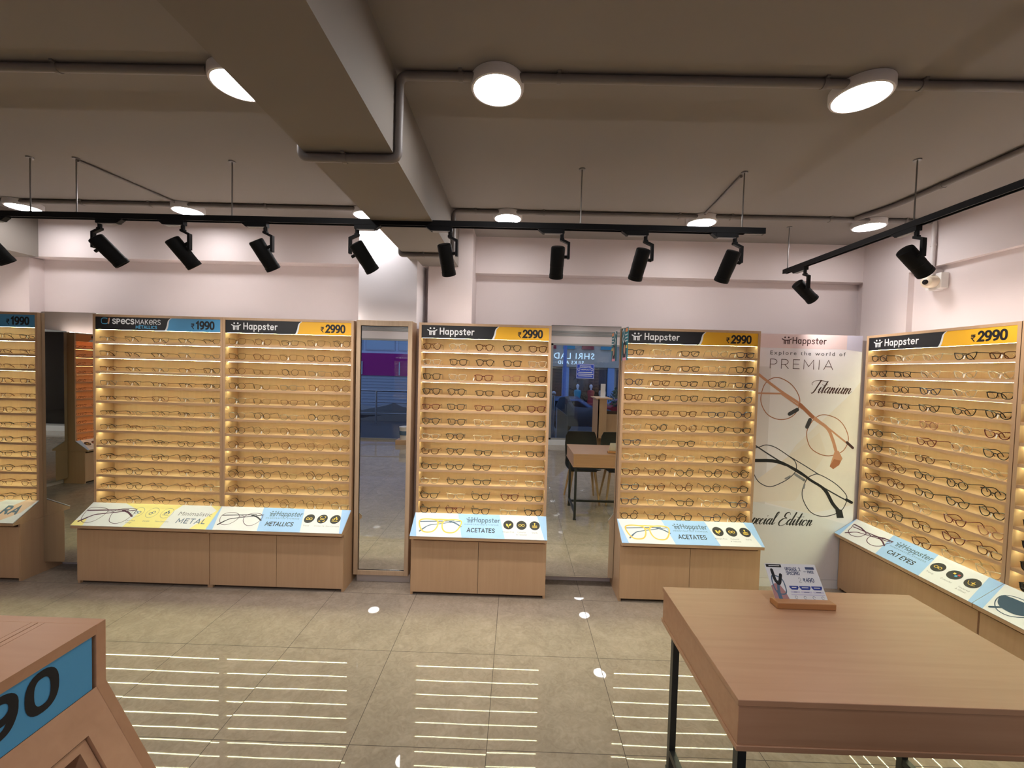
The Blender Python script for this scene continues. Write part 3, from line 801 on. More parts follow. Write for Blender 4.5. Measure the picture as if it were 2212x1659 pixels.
def glass_meshes(shape, mat, kind):
    k = (shape, mat, kind)
    if k in GL: return GL[k]
    o = SHAPES[shape]
    r = {'acetate': .0024, 'metal': .0015, 'half': .0017}[kind]
    fr = MB()
    sub = smooth([(x, 0, z + .002) for x, z in o], 3, True)
    bow = lambda x: .05 * x * x / .065
    for sg in (-1, 1):
        pts = [(sg * x, bow(x), z) for x, y, z in sub]
        if kind == 'half':
            top = [p for p in pts if p[2] > .020]
            top.sort(key=lambda p: p[0] * sg)
            fr.tube(pts, .0006, mat, 5, True)
            fr.tube(smooth([(sg * .010, 0, top[0][2])] + [(sg * x, bow(x), z + .002) for x, z in o if z > .029] + [(sg * .062, bow(.062), o[3][1] - .002)], 3), r, mat, 6)
        elif kind == 'acetate': fr.tube(pts, (.0016, .0028) if False else r, mat, 6, True)
        else: fr.tube(pts, r, mat, 6, True)
        zt = o[3][1] - .001
        fr.tube([(sg * .060, bow(.060), zt), (sg * .066, .0035, zt + .001), (sg * .069, .009, zt)], r * 1.15, mat, 6)
        fr.tube([(sg * .0105, .001, .022), (sg * .0085, .006, .017), (sg * .0095, .0075, .011)], .0012 if kind != 'acetate' else .0016, 'acetate_clear' if kind != 'acetate' else mat, 5)
    zb = o[0][1] + .004
    fr.tube([(-.011, 0, zb - .002), (0, -.0012, zb + .001), (.011, 0, zb - .002)], r * (1.2 if kind == 'acetate' else 1), mat, 6)
    if shape == 'aviator': fr.tube([(-.022, 0, o[1][1] + .001), (0, -.001, o[1][1] + .001), (.022, 0, o[1][1] + .001)], r, mat, 6)
    ln = MB()
    for sg in (-1, 1):
        cx = sum(p[0] for p in sub) / len(sub); cz = sum(p[2] for p in sub) / len(sub)
        vs = [(sg * x, bow(x), z) for x, y, z in sub]; n = len(vs)
        ln.add([(sg * cx, bow(cx) - .0016, cz)] + vs, [(0, 1 + i, 1 + (i + 1) % n) if sg < 0 else (0, 1 + (i + 1) % n, 1 + i) for i in range(n)], 'lens')
    zt = o[3][1] - .001
    te = []
    for sg in (-1, 1):
        m_ = MB()
        q = smooth([(sg * .069, .008, zt), (sg * .0685, .05, zt), (sg * .067, .082, zt - .002), (sg * .064, .102, zt * .62), (sg * .061, .117, .0035)], 4)
        if kind == 'acetate': rr = [(.0013, .0026)] * len(q)
        else: rr = [(.0011, .0016)] * (len(q) - 8) + [(.0014, .0024)] * 8
        m_.tube(q, rr, mat, 6)
        te.append(m_.mesh('temple'))
    GL[k] = (fr.mesh('front_frame'), ln.mesh('lenses'), te)
    return GL[k]
tag_bridge = MB().hexa([(-.0045, -.004, .006), (.0035, -.006, .004), (.0035, -.0056, .004), (-.0045, -.0036, .006), (-.001, -.003, .026), (.007, -.004, .025), (.007, -.0036, .025), (-.001, -.0026, .026)], 'tag_white').mesh('price_tag')
tag_side = MB().hexa([(-.0795, .004, .003), (-.074, .002, .001), (-.074, .0026, .001), (-.0795, .0046, .003), (-.0735, .01, .025), (-.068, .008, .025), (-.068, .0086, .025), (-.0735, .0106, .025)], 'tag_white').mesh('price_tag')
DESC = {'acetate_black': 'black', 'acetate_brown': 'dark brown', 'acetate_wine': 'wine red', 'acetate_clear': 'clear', 'acetate_navy': 'navy', 'acetate_rose': 'rose',
        'metal_dark': 'dark metal', 'metal_gold': 'gold metal', 'metal_silver': 'silver metal', 'metal_copper': 'copper metal'}
SDESC = {'rect': 'rectangular', 'round': 'round', 'square': 'square', 'aviator': 'aviator', 'cat': 'cat-eye', 'slim': 'slim'}
ORD = ['first', 'second', 'third', 'fourth', 'fifth', 'sixth', 'seventh', 'eighth', 'ninth', 'tenth', 'eleventh', 'twelfth']
WHERE = {'D': 'cut-off rack', 'A': 'blue-headed rack', 'B': 'rack by wood-framed mirror', 'C': 'rack between mirrors', 'E': 'rack left of poster', 'R': 'rack right of poster', 'F': 'right edge rack'}
STYLE = {  # shapes, materials, kind, share of tags
 'D': (['slim', 'rect'], ['metal_dark', 'metal_dark', 'metal_copper'], ['half', 'metal'], .7),
 'A': (['slim', 'slim', 'rect'], ['metal_dark', 'metal_dark', 'metal_dark', 'metal_copper', 'metal_dark', 'metal_silver'], ['half', 'metal', 'half'], .6),
 'B': (['round', 'round', 'square', 'rect'], ['metal_gold', 'metal_dark', 'metal_dark', 'metal_copper', 'metal_silver'], ['metal'], .6),
 'C': (['rect', 'square', 'aviator', 'rect'], ['acetate_black', 'acetate_black', 'acetate_brown', 'acetate_black', 'acetate_black', 'acetate_wine', 'acetate_black', 'acetate_clear'], ['acetate'], .12),
 'E': (['square', 'rect', 'round', 'rect'], ['acetate_black', 'acetate_black', 'acetate_black', 'acetate_brown', 'acetate_navy', 'acetate_clear'], ['acetate'], .25),
 'R': (['cat', 'round', 'cat', 'rect'], ['acetate_black', 'acetate_black', 'acetate_brown', 'acetate_black', 'acetate_brown', 'acetate_clear', 'acetate_wine', 'acetate_black', 'acetate_rose'], ['acetate'], .45)}
FIX = {}  # (rack, row, column) -> (shape, material)
for r_, row in enumerate(['aviator acetate_brown|aviator acetate_clear|aviator acetate_brown|aviator acetate_black|square acetate_brown',
                          'square acetate_clear|square acetate_black|aviator acetate_black|square acetate_black|square acetate_clear',
                          'square acetate_black|square acetate_clear|square acetate_wine|square acetate_rose|square acetate_brown']):
    for c_, e in enumerate(row.split('|')): FIX['C', r_, c_] = tuple(e.split())
for key in ((1, 0), (5, 3), (6, 0), (7, 3), (8, 4), (9, 0), (9, 4), (10, 1)): FIX[('C',) + key] = ('rect', 'acetate_clear')
for key in ((0, 1), (1, 3), (6, 1), (7, 0), (5, 0)): FIX[('E',) + key] = ('square', 'acetate_clear')
for key in ((0, 1), (0, 2), (1, 2), (1, 3), (1, 4), (2, 0), (4, 1), (5, 1), (6, 1), (6, 4), (11, 0), (11, 3), (11, 4), (2, 3), (9, 2)): FIX[('R',) + key] = ('cat', 'acetate_clear')
FIX['R', 2, 2] = ('cat', 'acetate_navy'); FIX['R', 5, 2] = ('cat', 'acetate_wine'); FIX['R', 0, 3] = ('cat', 'acetate_black')
def put_glasses():
    rnd = random.Random(11)
    for k, lab, loc, rz, hk, pr, pn, dn, w in RACKS:
        Mw = Matrix.Translation(loc) @ Matrix.Rotation(rz, 4, 'Z')
        for row in range(12):
            for c in range(5):
                if k == 'D' and c < 3: continue
                if k == 'F' and c > 0: continue
                fx = (.088, .295, .50, .71, .912)[c] * w + rnd.uniform(-.008, .008)
                if k == 'F': fx = .11
                fx = min(max(fx, .096), w - .096)
                p = Mw @ Vector((fx, .0180, ZROW - DZ * row + .0004))
                yaw = rz + rnd.uniform(-.05, .05) * (1 if 0 < c < 4 else .4)
                if k == 'F':
                    sh, ma, kd = 'square', 'acetate_black', 'acetate'
                    name, cat, word = 'sunglasses', 'sunglasses', 'sunglasses'
                    lab_ = f'dark-lensed black sunglasses on the {ORD[row]} shelf from the top of the right edge rack'
                    grp = 'sunglasses on the rack at the picture edge'
                else:
                    shp, mats, kinds, tg = STYLE[k]
                    sh, ma, kd = rnd.choice(shp), rnd.choice(mats), rnd.choice(kinds)
                    if (k, row, c) in FIX: sh, ma = FIX[k, row, c]
                    name, cat = 'eyeglasses', 'eyeglasses'
                    pos = ['first', 'second', 'third', 'fourth', 'fifth'][c] + ' from left' if k != 'D' else ('last' if c == 4 else 'second to last')
                    lab_ = f'{DESC[ma]} {SDESC[sh]} eyeglasses, {pos}, {ORD[row]} shelf down, {WHERE[k]}'
                    grp = 'eyeglasses on the ' + WHERE[k]
                fr, ln, te = glass_meshes(sh, ma, kd)
                t = thing(name, lab_, cat, p, yaw, grp)
                obj('front_frame', fr, t)
                if k == 'F':
                    if 'sun' not in GL:
                        m2 = ln.copy(); m2.materials[0] = MATS['sun_lens']; GL['sun'] = m2
                    ln = GL['sun']
                obj('lenses', ln, t)
                for q in te: obj('temple', q, t)
                if rnd.random() < STYLE.get(k, (0, 0, 0, 0))[3] and (c > 0 or k not in 'CE'):
                    g = obj('price_tag', tag_side if k in 'CE' else tag_bridge, t)
put_glasses()

# the crowded far rack in the dim mirror: its glasses read only as a texture there
fg = MB(); rnd = random.Random(4)
for row in range(12):
    for c in range(5):
        fr_, ln_, te_ = glass_meshes('slim', 'metal_copper', 'metal')
        Mg = Matrix.Translation((XL + .175 - .018, -.125 + (.1 + .195 * c), ZROW - DZ * row + .0006)) @ Matrix.Rotation(PI / 2, 4, 'Z')
        for me in (fr_, te_[0], te_[1]):
            fg.add([tuple(v.co) for v in me.vertices], [tuple(q.vertices) for q in me.polygons], 'metal_copper', Mg)
tag(fg.build('spectacles_row'), 'copper rimmed spectacles on the orange-lit far rack, seen only in the dim mirror', 'eyeglasses', None, 'stuff')

# ------------------------------------------------------------------ wall poster
def poster():
    t = thing('wall_poster', 'tall pale poster of round wire glasses on the wall between two racks', 'poster', (1.80, 3.222, .07))
    w, h = .853, 1.915
    p = MB().box(0, w, 0, .012, 0, h, 'poster_base')
    M = frame((0, -.0005, 0), (1, 0, 0), (0, 0, 1), (0, -1, 0))
    cam_h, yp = 1.65, 3.2215
    def U(x, z): return (x - 1.80, z - .07)
    p.poly([(0, 0), (w, 0), (w, h), (0, h)], 'poster_base', M, 0)
    p.poly([(0, 1.806), (.735, 1.806), (.735, h), (0, h)], 'poster_band', M, .0002)
    p.poly([(.735, 1.806), (w, 1.79), (w, h), (.735, h)], 'ink_lav', M, .00015)
    p.poly([(.0, 0), (.165, 0), (.165, 1.66), (0, 1.66)], 'poster_side', M, .0001)
    p.poly([(.165, .60), (.165, .72), (.387, 1.06), (.79, 1.47), (w, 1.56), (w, .60), (.513, .52)], 'poster_sand', M, .0002)
    p.poly([(.0, .70), (.458, 1.07), (.56, 1.16), (.62, 1.0), (.40, .62), (.087, .60), (0, .62)], 'poster_warm', M, .0003)
    p.poly([(0, .62), (.087, .60), (.513, .52), (w, .43), (w, .0), (0, .0)], 'poster_cool', M, .00035)
    people_mark(p, .238, 1.838, .056, 'ink_brownlet', M, .0006)
    lettering(p, 'Happster', .316, 1.842, .050, .14, 'ink_brownlet', M, .0006, 'l', .09, 0, 1.03)
    typeset(p, 'Explore the world of', .152, 1.755, .030, 'ink_steel', M, .0006, 'l', 0, 1.32, 0, 1.17)
    lettering(p, 'PREMIA', .145, 1.645, .078, .06, 'ink_brownlet', M, .0006, 'l', .16, 0, 1.42)
    script(p, 'Titanium', .476, 1.466, .097, .085, 'ink_brownlet', M, .0006)
    script(p, 'S', -.012, .425, .100, .095, 'ink_text', M, .0006); script(p, 'pecial Edition', .062, .425, .100, .095, 'ink_text', M, .0006)
    cop, st = 'ink_copper', 'ink_steel'
    p.ribbon(smooth([(.095, 1.42), (.125, 1.53), (.205, 1.578), (.30, 1.545), (.365, 1.48), (.397, 1.40), (.375, 1.315), (.32, 1.265), (.243, 1.252), (.165, 1.28), (.115, 1.34)], 5, True), .0065, cop, M, .0005, True)
    p.ribbon(smooth([(.461, 1.15), (.49, 1.23), (.54, 1.285), (.604, 1.298), (.69, 1.27), (.75, 1.21), (.785, 1.12), (.765, 1.045), (.724, 1.005), (.641, .979), (.556, .997), (.49, 1.05)], 5, True), .0065, cop, M, .0005, True)
    tq = smooth([(.0, 1.66), (.09, 1.583), (.249, 1.47), (.405, 1.372), (.505, 1.274), (.615, 1.198), (.663, 1.11), (.700, 1.0)], 6)
    p.ribbon(tq, [.020] * 24 + [.024] * (len(tq) - 24), 'ink_rose', M, .0006)
    p.poly([(.685, 1.02), (.715, 1.02), (.748, .962), (.725, .91), (.680, .876), (.652, .897)], 'ink_rose', M, .0007)
    p.poly([(.682, .955), (.735, .945), (.725, .91), (.680, .876), (.652, .897)], cop, M, .0008)
    p.ribbon([(.0, 1.452), (.25, 1.453), (.522, 1.274), (.772, 1.085)], .013, 'ink_rose', M, .00055)
    p.ribbon([(.40, 1.372), (.50, 1.28)], .028, cop, M, .0008)
    for a, c in (((.322, 1.297), (.379, 1.332)), ((.462, 1.20), (.482, 1.256))): p.ribbon([a, c], .030, st, M, .0009)
    p.ribbon([(.775, 1.088), (.822, 1.047)], .020, 'ink_brownlet', M, .0008)
    L1 = smooth([(.03, 1.0), (.106, 1.034), (.156, 1.05), (.229, 1.032), (.334, .967), (.386, .923), (.395, .861), (.36, .81), (.30, .765), (.205, .724), (.131, .744), (.083, .794), (.04, .90)], 5, True)
    R1 = smooth([(.483, .795), (.521, .822), (.57, .832), (.68, .778), (.762, .712), (.799, .65), (.77, .564), (.71, .522), (.616, .501), (.524, .533), (.463, .623), (.451, .703)], 5, True)
    p.ribbon(L1, .0065, st, M, .0007, True); p.ribbon(R1, .0065, st, M, .0007, True)
    p.ribbon([(.334, .968), (.455, .90), (.57, .832)], .007, st, M, .0007); p.ribbon([(.391, .826), (.461, .783)], .020, 'ink_grey', M, .0007)
    p.ribbon([(.0, 1.085), (.086, 1.034), (.164, .985), (.396, .849), (.569, .752), (.742, .66), (.80, .632)], .010, st, M, .0008)
    p.ribbon(smooth([(.0, .922), (.086, .926), (.246, .922), (.395, .861), (.511, .784), (.621, .715), (.689, .607), (.742, .548)], 4), [.026] * 10 + [.020] * 10 + [.026] * 9, 'ink_black', M, .0009)
    p.poly([(.712, .566), (.765, .558), (.782, .495), (.729, .493)], 'ink_black', M, .0010)
    p.ribbon([(.794, .639), (.837, .618)], .022, 'ink_black', M, .0009)
    for a, c in (((.315, .79), (.35, .81)), ((.46, .72), (.465, .75))): p.ribbon([a, c], .014, 'ink_grey', M, .0008)
    p.build('poster_board', t)
    return t
poster()

# hanging cards on the side of the rack by the mirror
def side_card():
    t = thing('hanging_card', 'small teal advert card with a portrait, sticking out beside the rack left of the poster', 'advert card', (.760, 3.035, 1.74))
    p = MB().box(-.0015, .0015, -.165, 0, 0, .23, 'ink_teal')
    for sg, u in ((1, (0, 1, 0)), (-1, (0, -1, 0))):
        M = frame((sg * .0018, -.165 if sg > 0 else 0, 0), u, (0, 0, 1), (sg, 0, 0))
        p.poly([(.095, .20), (.16, .20), (.16, .225), (.095, .225)], 'ink_orange', M, .0002)
        for i in range(3): p.poly([(.09, .175 - .022 * i), (.16, .178 - .022 * i), (.16, .186 - .022 * i), (.09, .183 - .022 * i)], 'ink_white', M, .0002)
        p.poly([(.03, .0), (.14, .0), (.13, .05), (.04, .05)], 'ink_pink', M, .0002)
        p.poly(smooth([(.045, .02), (.035, .08), (.06, .13), (.10, .13), (.125, .08), (.12, .02)], 3), 'hair_print', M, .0003)
        p.disc(.083, .078, .024, 'skin_print', M, .0004, 18, .034)
        p.ribbon(smooth([(.02, .21), (.05, .225), (.06, .19), (.03, .16), (.05, .13), (.07, .15)], 4), .012, 'ink_white', M, .0003)
        p.poly([(.12, .085), (.155, .085), (.155, .105), (.12, .105)], 'ink_gold', M, .0003)
    p.build('printed_card', t)
side_card()

# ------------------------------------------------------------------ ceiling lamps
rim = MB().lathe([(0, 0), (.106, 0), (.106, -.031), (.102, -.039), (.094, -.040), (.094, -.033)], 'lamp_rim', 40).mesh('rim')
dif = MB().lathe([(.0, -.040), (.060, -.0398), (.086, -.039), (.0935, -.0365)], 'lamp_glow', 40).mesh('diffuser')
LN = {(-1.15, 1.682): 'round ceiling lamp half hidden by the beam, nearer the camera', (-.11, 1.682): 'large round ceiling lamp right of the beam, top centre', (1.325, 1.682): 'large round ceiling lamp at the upper right',
      (-3.72, 3.08): 'round ceiling lamp above the track at the left picture edge', (-2.48, 3.08): 'round ceiling lamp at the end of the slanting conduit, left of the beam', (-1.14, 3.08): 'round ceiling lamp tucked against the left of the beam, over the white column',
      (-.10, 3.08): 'round ceiling lamp just right of the beam, above the black track', (1.32, 3.08): 'round ceiling lamp above the right end of the long track', (2.535, 3.08): 'round ceiling lamp near the security camera corner'}
for y in (3.08, 1.682, .30, -1.10, -1.75, -2.40):  # rows out of view are added, packed more densely as frontal fill light
    for x in (-3.72, -2.48, -1.14 if y == 3.08 else -1.15, -.10 if y == 3.08 else -.11, 1.32 if y == 3.08 else 1.325, 2.535):
        if y == 1.682 and x in (-2.48, -3.72, 2.535): continue
        if (x, y) not in LN and x in (-3.72, 2.535) and y == .3: continue
        lab = LN.get((x, y), 'round ceiling lamp out of view behind, added to light the racks from the front')
        t = thing('ceiling_lamp', lab, 'ceiling lamp', (x, y, ZC - .001), 0, 'round lamps on the shop ceiling' if (x, y) in LN else 'unseen ceiling lamps added as frontal fill')
        obj('rim', rim, t); obj('diffuser', dif, t)

# ------------------------------------------------------------------ conduits
def conduit(label, pts, r=.0165, mat='conduit_paint', clips=(), bend=.05):
    t = thing('conduit', label, 'conduit pipe', pts[0], 0, 'conduits on the ceiling and beam')
    o = Vector(pts[0]); P = [Vector(p) - o for p in pts]; Q = [P[0]]
    for i in range(1, len(P) - 1):
        a, c = (P[i - 1] - P[i]), (P[i + 1] - P[i]); d = min(bend, a.length * .45, c.length * .45)
        A, B_ = P[i] + a.normalized() * d, P[i] + c.normalized() * d
        for k in range(7):
            s_ = k / 6; Q.append(A * (1 - s_) ** 2 + P[i] * 2 * s_ * (1 - s_) + B_ * s_ ** 2)
    Q.append(P[-1])
    MB().tube(Q, r, mat, 12).build('pipe', t)
    for c, ax in clips:
        c = Vector(c) - o
        d = {'X': Vector((.008, 0, 0)), 'Y': Vector((0, .008, 0)), 'Z': Vector((0, 0, .008))}[ax]
        m_ = MB().tube([c - d, c + d], r + .0035, mat, 12)
        if ax == 'X': m_.box(c.x - .006, c.x + .006, c.y - .026, c.y + .026, c.z + r * .6, c.z + r + .001, mat)
        m_.build('clip', t)
    return t
zc = ZC - .0175
conduit('conduit along the ceiling at upper left, ending at a lamp by the beam', [(-3.9, 1.632, zc), (-1.24, 1.632, zc)], clips=[((-1.83, 1.632, zc), 'X')])
conduit('conduit from the upper lamps down the beam side and back under it', [(2.9, 1.64, zc), (-.4875, 1.64, zc), (-.4875, 1.64, 2.4625), (-.87, 1.64, 2.4625), (-.87, 1.64, 2.52)], bend=.035,
        clips=[((-.25, 1.64, zc), 'X'), ((.13, 1.64, zc), 'X'), ((1.15, 1.64, zc), 'X'), ((1.52, 1.64, zc), 'X'), ((-.70, 1.64, 2.4625), 'X')])
conduit('conduit behind the far lamps left of the beam', [(-4.0, 3.01, zc), (-.857, 3.01, zc)], clips=[((-3.2, 3.01, zc), 'X'), ((-1.85, 3.01, zc), 'X'), ((-2.7, 3.01, zc), 'X')])
conduit('conduit from the security camera along the far lamps and down the beam', [(2.915, 3.01, zc), (-.4875, 3.01, zc), (-.4875, 3.01, 2.4625), (-.87, 3.01, 2.4625), (-.87, 3.01, 2.515)], bend=.035,
        clips=[((-.33, 3.01, zc), 'X'), ((.16, 3.01, zc), 'X'), ((1.13, 3.01, zc), 'X'), ((1.5, 3.01, zc), 'X'), ((2.2, 3.01, zc), 'X'), ((2.73, 3.01, zc), 'X'), ((-.70, 3.01, 2.4625), 'X')])
conduit('slanting thin conduit from a track rod to the lamp left of the beam', [(-2.57, 2.395, ZC - .009), (-2.495, 2.985, ZC - .009)], r=.008)
conduit('short slanting conduit at the right end of the long track', [(1.25, 2.415, ZC - .009), (1.30, 2.985, ZC - .009)], r=.008)
conduit('conduit curving along the ceiling at upper right towards the corner lamp', [(2.36, 2.98, zc), (2.425, 2.75, zc), (2.42, 1.67, zc)], bend=.1, clips=[((2.425, 2.45, zc), 'Y')])
t = conduit('white conduit dropping to the security camera', [(2.94, 3.01, ZC - .001), (2.94, 3.01, 2.425)], r=.014, mat='conduit_white', clips=[((2.94, 3.01, 2.62), 'Z')])
t['group'] = 'white conduits'
MB().box(-.016, .0585, -.022, .022, -.395, -.355, 'conduit_white').build('junction_box', t)

# ------------------------------------------------------------------ track lighting
def track(label, x0, x1, y0, y1, z, rods):
    t = thing('light_track', label, 'light track', ((x0 + x1) / 2, (y0 + y1) / 2, z), 0, 'black light tracks')
    hx, hy = (x1 - x0) / 2, (y1 - y0) / 2
    r = MB()
    if hx > hy:
        r.box(-hx, hx, -.0175, .0175, .006, .020, 'rail_black').box(-hx, hx, -.0175, -.0125, -.012, .006, 'rail_black').box(-hx, hx, .0125, .0175, -.012, .006, 'rail_black').box(-hx, -hx + .03, -.0165, .0165, -.010, .006, 'rail_black').box(hx - .03, hx, -.0165, .0165, -.010, .006, 'rail_black')
        r.box(hx - .11, hx - .01, -.008, .008, -.014, -.010, 'grey_tag')
    else:
        r.box(-.0175, .0175, -hy, hy, .006, .020, 'rail_black').box(-.0175, -.0125, -hy, hy, -.012, .006, 'rail_black').box(.0125, .0175, -hy, hy, -.012, .006, 'rail_black').box(-.0165, .0165, hy - .03, hy, -.010, .006, 'rail_black')
    r.build('rail', t)
    for x, y in rods:
        MB().cyl((x - t.location.x, y - t.location.y, .02), (x - t.location.x, y - t.location.y, ZC - z), .0035, 'rod', 8).cyl((x - t.location.x, y - t.location.y, .018), (x - t.location.x, y - t.location.y, .026), .007, 'rod', 10).build('hanging_rod', t)
        MB().cyl((x - t.location.x, y - t.location.y, ZC - z - .006), (x - t.location.x, y - t.location.y, ZC - z), .017, 'rod', 14, .019).build('ceiling_cup', t)
TZ, TY = 2.468, 2.385
track('long black light track hung under the ceiling across the shop', -4.3, 1.377, TY, TY, TZ, [(-2.84, TY), (-2.57, TY), (-1.665, TY), (.337, TY), (1.252, TY)])
track('short black light track on the right, running towards the corner', 2.05, 2.05, .9, 3.25, TZ - .006, [(2.05, 3.22), (2.05, 2.21)])
ad = MB().box(-.062, .062, -.016, .016, -.036, -.010, 'rail_black').prism([(.062, -.010), (.088, -.010), (.088, -.016), (.062, -.034)], 'Y', -.014, .014, 'rail_black').box(-.05, .05, -.012, .012, -.040, -.036, 'grey_tag').mesh('adapter')
def head_meshes(side):
    s = side
    a = MB().cyl((-.05, 0, -.036), (-.05, 0, -.062), .011, 'rail_black', 14)
    a.prism([(-.05 - .012, -.060), (-.05 + .012, -.060), (-.05 + .012, -.072), (-.05 - .032, -.092), (-.05 - .032, -.176), (-.05 - .046, -.176), (-.05 - .046, -.084), (-.05 - .012, -.068)], 'Y', -.011, .011, 'rail_black')
    return a.mesh('arm')
arm = head_meshes(1)
body = MB().lathe([(0, .056), (.034, .056), (.0385, .053), (.040, .048), (.040, -.052), (.0392, -.053), (.0392, -.098), (.041, -.099), (.041, -.120), (.038, -.122), (.037, -.118), (.028, -.096), (0, -.094)], 'black_metal', 30)
body.cyl((-.030, 0, .0), (-.060, 0, .0), .009, 'black_metal', 12)
hd_mesh = body.mesh('lamp_body')
lens_mesh = MB().lathe([(0, -.0935), (.028, -.0955)], 'spot_glow', 24).mesh('lamp_lens')
def spot(label, x, y, flip, roll, tilt, rz=0., z=TZ):
    """flip: the arm hangs at the +x end (False) or the -x end (True) of the adapter"""
    t = thing('track_spotlight', label, 'spotlight', (x, y, z), rz, 'black spotlights on the light tracks')
    k = obj('adapter', ad, t); k.rotation_euler.z = 0 if flip else PI
    a = obj('arm', arm, t); a.rotation_euler.z = 0 if flip else PI
    h = obj('lamp_body', hd_mesh, t)
    h.location = (-.082 + .055, 0, -.165) if flip else (.082 - .055, 0, -.165)
    h.rotation_euler = Euler((tilt, roll, 0 if flip else PI))
    obj('lamp_lens', lens_mesh, h)
    L = bpy.data.lights.new('spot_beam', 'SPOT'); L.energy = SPOT; L.color = (1, .93, .85); L.spot_size = math.radians(104); L.spot_blend = 1.0; L.shadow_soft_size = .03
    lo = bpy.data.objects.new('spot_beam', L); COL.objects.link(lo); lo.parent = h; lo.location = (0, 0, -.128)
T1 = math.radians(28)
SP = [(-3.06, True, .40, 'black spotlight cut off by the left picture edge'), (-2.385, True, .55, 'black spotlight over the dim mirror, tilted right, arm on its left'),
      (-2.00, False, -.48, 'black spotlight over the blue price header, arm on its right'), (-1.52, False, -.38, 'black spotlight over the middle of the joined racks, under a hanging rod'),
      (-.89, True, .50, 'black spotlight left of the beam, hanging before the white column'), (-.455, False, -.12, 'black spotlight right under the beam end'),
      (.185, False, .0, 'black upright spotlight right of the beam, over the middle rack'), (.66, False, .14, 'black spotlight above the wall mirror, second from the long track end'),
      (1.165, False, .18, 'black spotlight at the right end of the long track')]
for x, fl, ro, lab in SP: spot(lab, x, TY, fl, -ro, T1 if fl else -T1)
spot('black spotlight at the far end of the short track', 2.05, 3.07, False, -.12, -.85, -PI / 2, TZ - .006)
spot('black spotlight on the short track beside the security camera', 2.05, 2.24, False, -.12, -.85, -PI / 2, TZ - .006)

# ------------------------------------------------------------------ security camera
t = thing('security_camera', 'white dome security camera on the right wall', 'security camera', (2.999, 3.0, 2.36))
MB().box(-.055, 0, -.055, .055, -.055, .055, 'white_plastic').build('mount_box', t, bevel=.004)
MB().lathe([(0, .10), (.018, .099), (.034, .088), (.041, .07), (.043, .045), (.043, .0), (0, 0)], 'cream_plastic', 28, Matrix.Rotation(math.radians(-98), 4, 'Y') @ Matrix.Rotation(.35, 4, 'X')).build('housing', t)
MB().lathe([(0, .1035), (.012, .1025), (.0175, .0995), (.018, .094)], 'black_gloss', 24, Matrix.Rotation(math.radians(-98), 4, 'Y') @ Matrix.Rotation(.35, 4, 'X')).build('lens', t)
MB().box(-.06, -.01, -.03, .03, -.062, -.052, 'white_plastic').build('bracket', t)
t.children[1].location = (-.052, 0, 0); t.children[2].location = (-.052, 0, 0)

# ------------------------------------------------------------------ display table with card holder, chairs
t = thing('display_table', 'wooden box-topped display table on black metal legs, front right', 'table', (1.157, 1.426, 0))
x, y = .5165, .300
tb = MB().box(-x, x, -y, y, .732, .75, 'table_wood').box(-x + .004, x - .004, -y + .004, y - .004, .618, .732, 'table_wood').box(-x, x, -y, y, .602, .618, 'table_wood')
tb.build('tabletop', t, bevel=.0015)
lg = lambda sx, sy: MB().box(sx * .475 - .0125, sx * .475 + .0125, sy * .245 - .0125, sy * .245 + .0125, .012, .602, 'table_metal').box(sx * .475 - .016, sx * .475 + .016, sy * .245 - .016, sy * .245 + .016, 0, .012, 'table_metal')
for sx in (-1, 1):
    for sy in (-1, 1): lg(sx, sy).build('leg', t)
    MB().box(sx * .475 - .0115, sx * .475 + .0115, -.2325, .2325, .075, .10, 'table_metal').build('stretcher', t)
MB().box(-.4635, .4635, -.17, -.147, .077, .10, 'table_metal').build('stretcher', t)
MB().box(-.4625, .4625, -.2325, -.2125, .575, .602, 'table_metal').box(-.4625, .4625, .2125, .2325, .575, .602, 'table_metal').build('top_rail', t)
hx = thing('card_holder', 'small wooden block holding a slanted promotional card on the display table', 'card holder', (1.150, 1.612, .7502))
bw = .1135
m_ = MB(); m_.prism([(-.026, 0), (.026, 0), (.026, .018), (.010, .024), (-.026, .024)], 'X', -bw, bw, 'block_wood'); m_.build('block', hx, bevel=.0025)
cd = thing('promo_card', 'white printed price card with glasses picture leaning back in the wooden block', 'card', (1.150, 1.612, .7502))
u, v = Vector((1, 0, 0)), Vector((0, .62, .785)).normalized()
n = u.cross(v) * 1
Mc = frame((-.104, .004, .021), u, v, n)
cw, ch = .207, .135
pc = MB().box(0, cw, 0, ch, -.0012, 0, 'ink_white', Mc)
pc.poly([(0, 0), (cw, 0), (cw, ch), (0, ch)], 'ink_pale', Mc, .0002)
pc.poly([(.004, ch - .014), (.066, ch - .014), (.066, ch - .003), (.004, ch - .003)], 'ink_black', Mc, .0004)
pc.ribbon([(.016, ch - .0085), (.058, ch - .0085)], .003, 'ink_white', Mc, .0006)
pc.poly([(.0, 0), (.058, 0), (.050, .030), (.036, .055), (.018, .060), (0, .050)], 'ink_mauve', Mc, .0003)
pc.ribbon(smooth([(.016, .088), (.05, .078), (.056, .045), (.048, .022), (.02, .024), (.010, .05)], 5, True), .0045, 'ink_slate', Mc, .0006, True)
pc.ribbon(smooth([(.022, .110), (.024, .072), (.036, .060), (.052, .092)], 5), .012, 'ink_black', Mc, .0007)
pc.ribbon([(.022, .028), (.024, .0)], .014, 'ink_slate', Mc, .0007); pc.ribbon([(.034, .066), (.026, .04), (.024, .024)], .010, 'ink_slate', Mc, .0006)
lettering(pc, 'UPGRADE', .078, ch - .026, .013, .16, 'ink_navy', Mc, .0004, 'l', .06, 0, .72)
lettering(pc, 'SP\u00e9CSPRO', .078, ch - .042, .013, .16, 'ink_navy', Mc, .0004, 'l', .06, 0, .72)
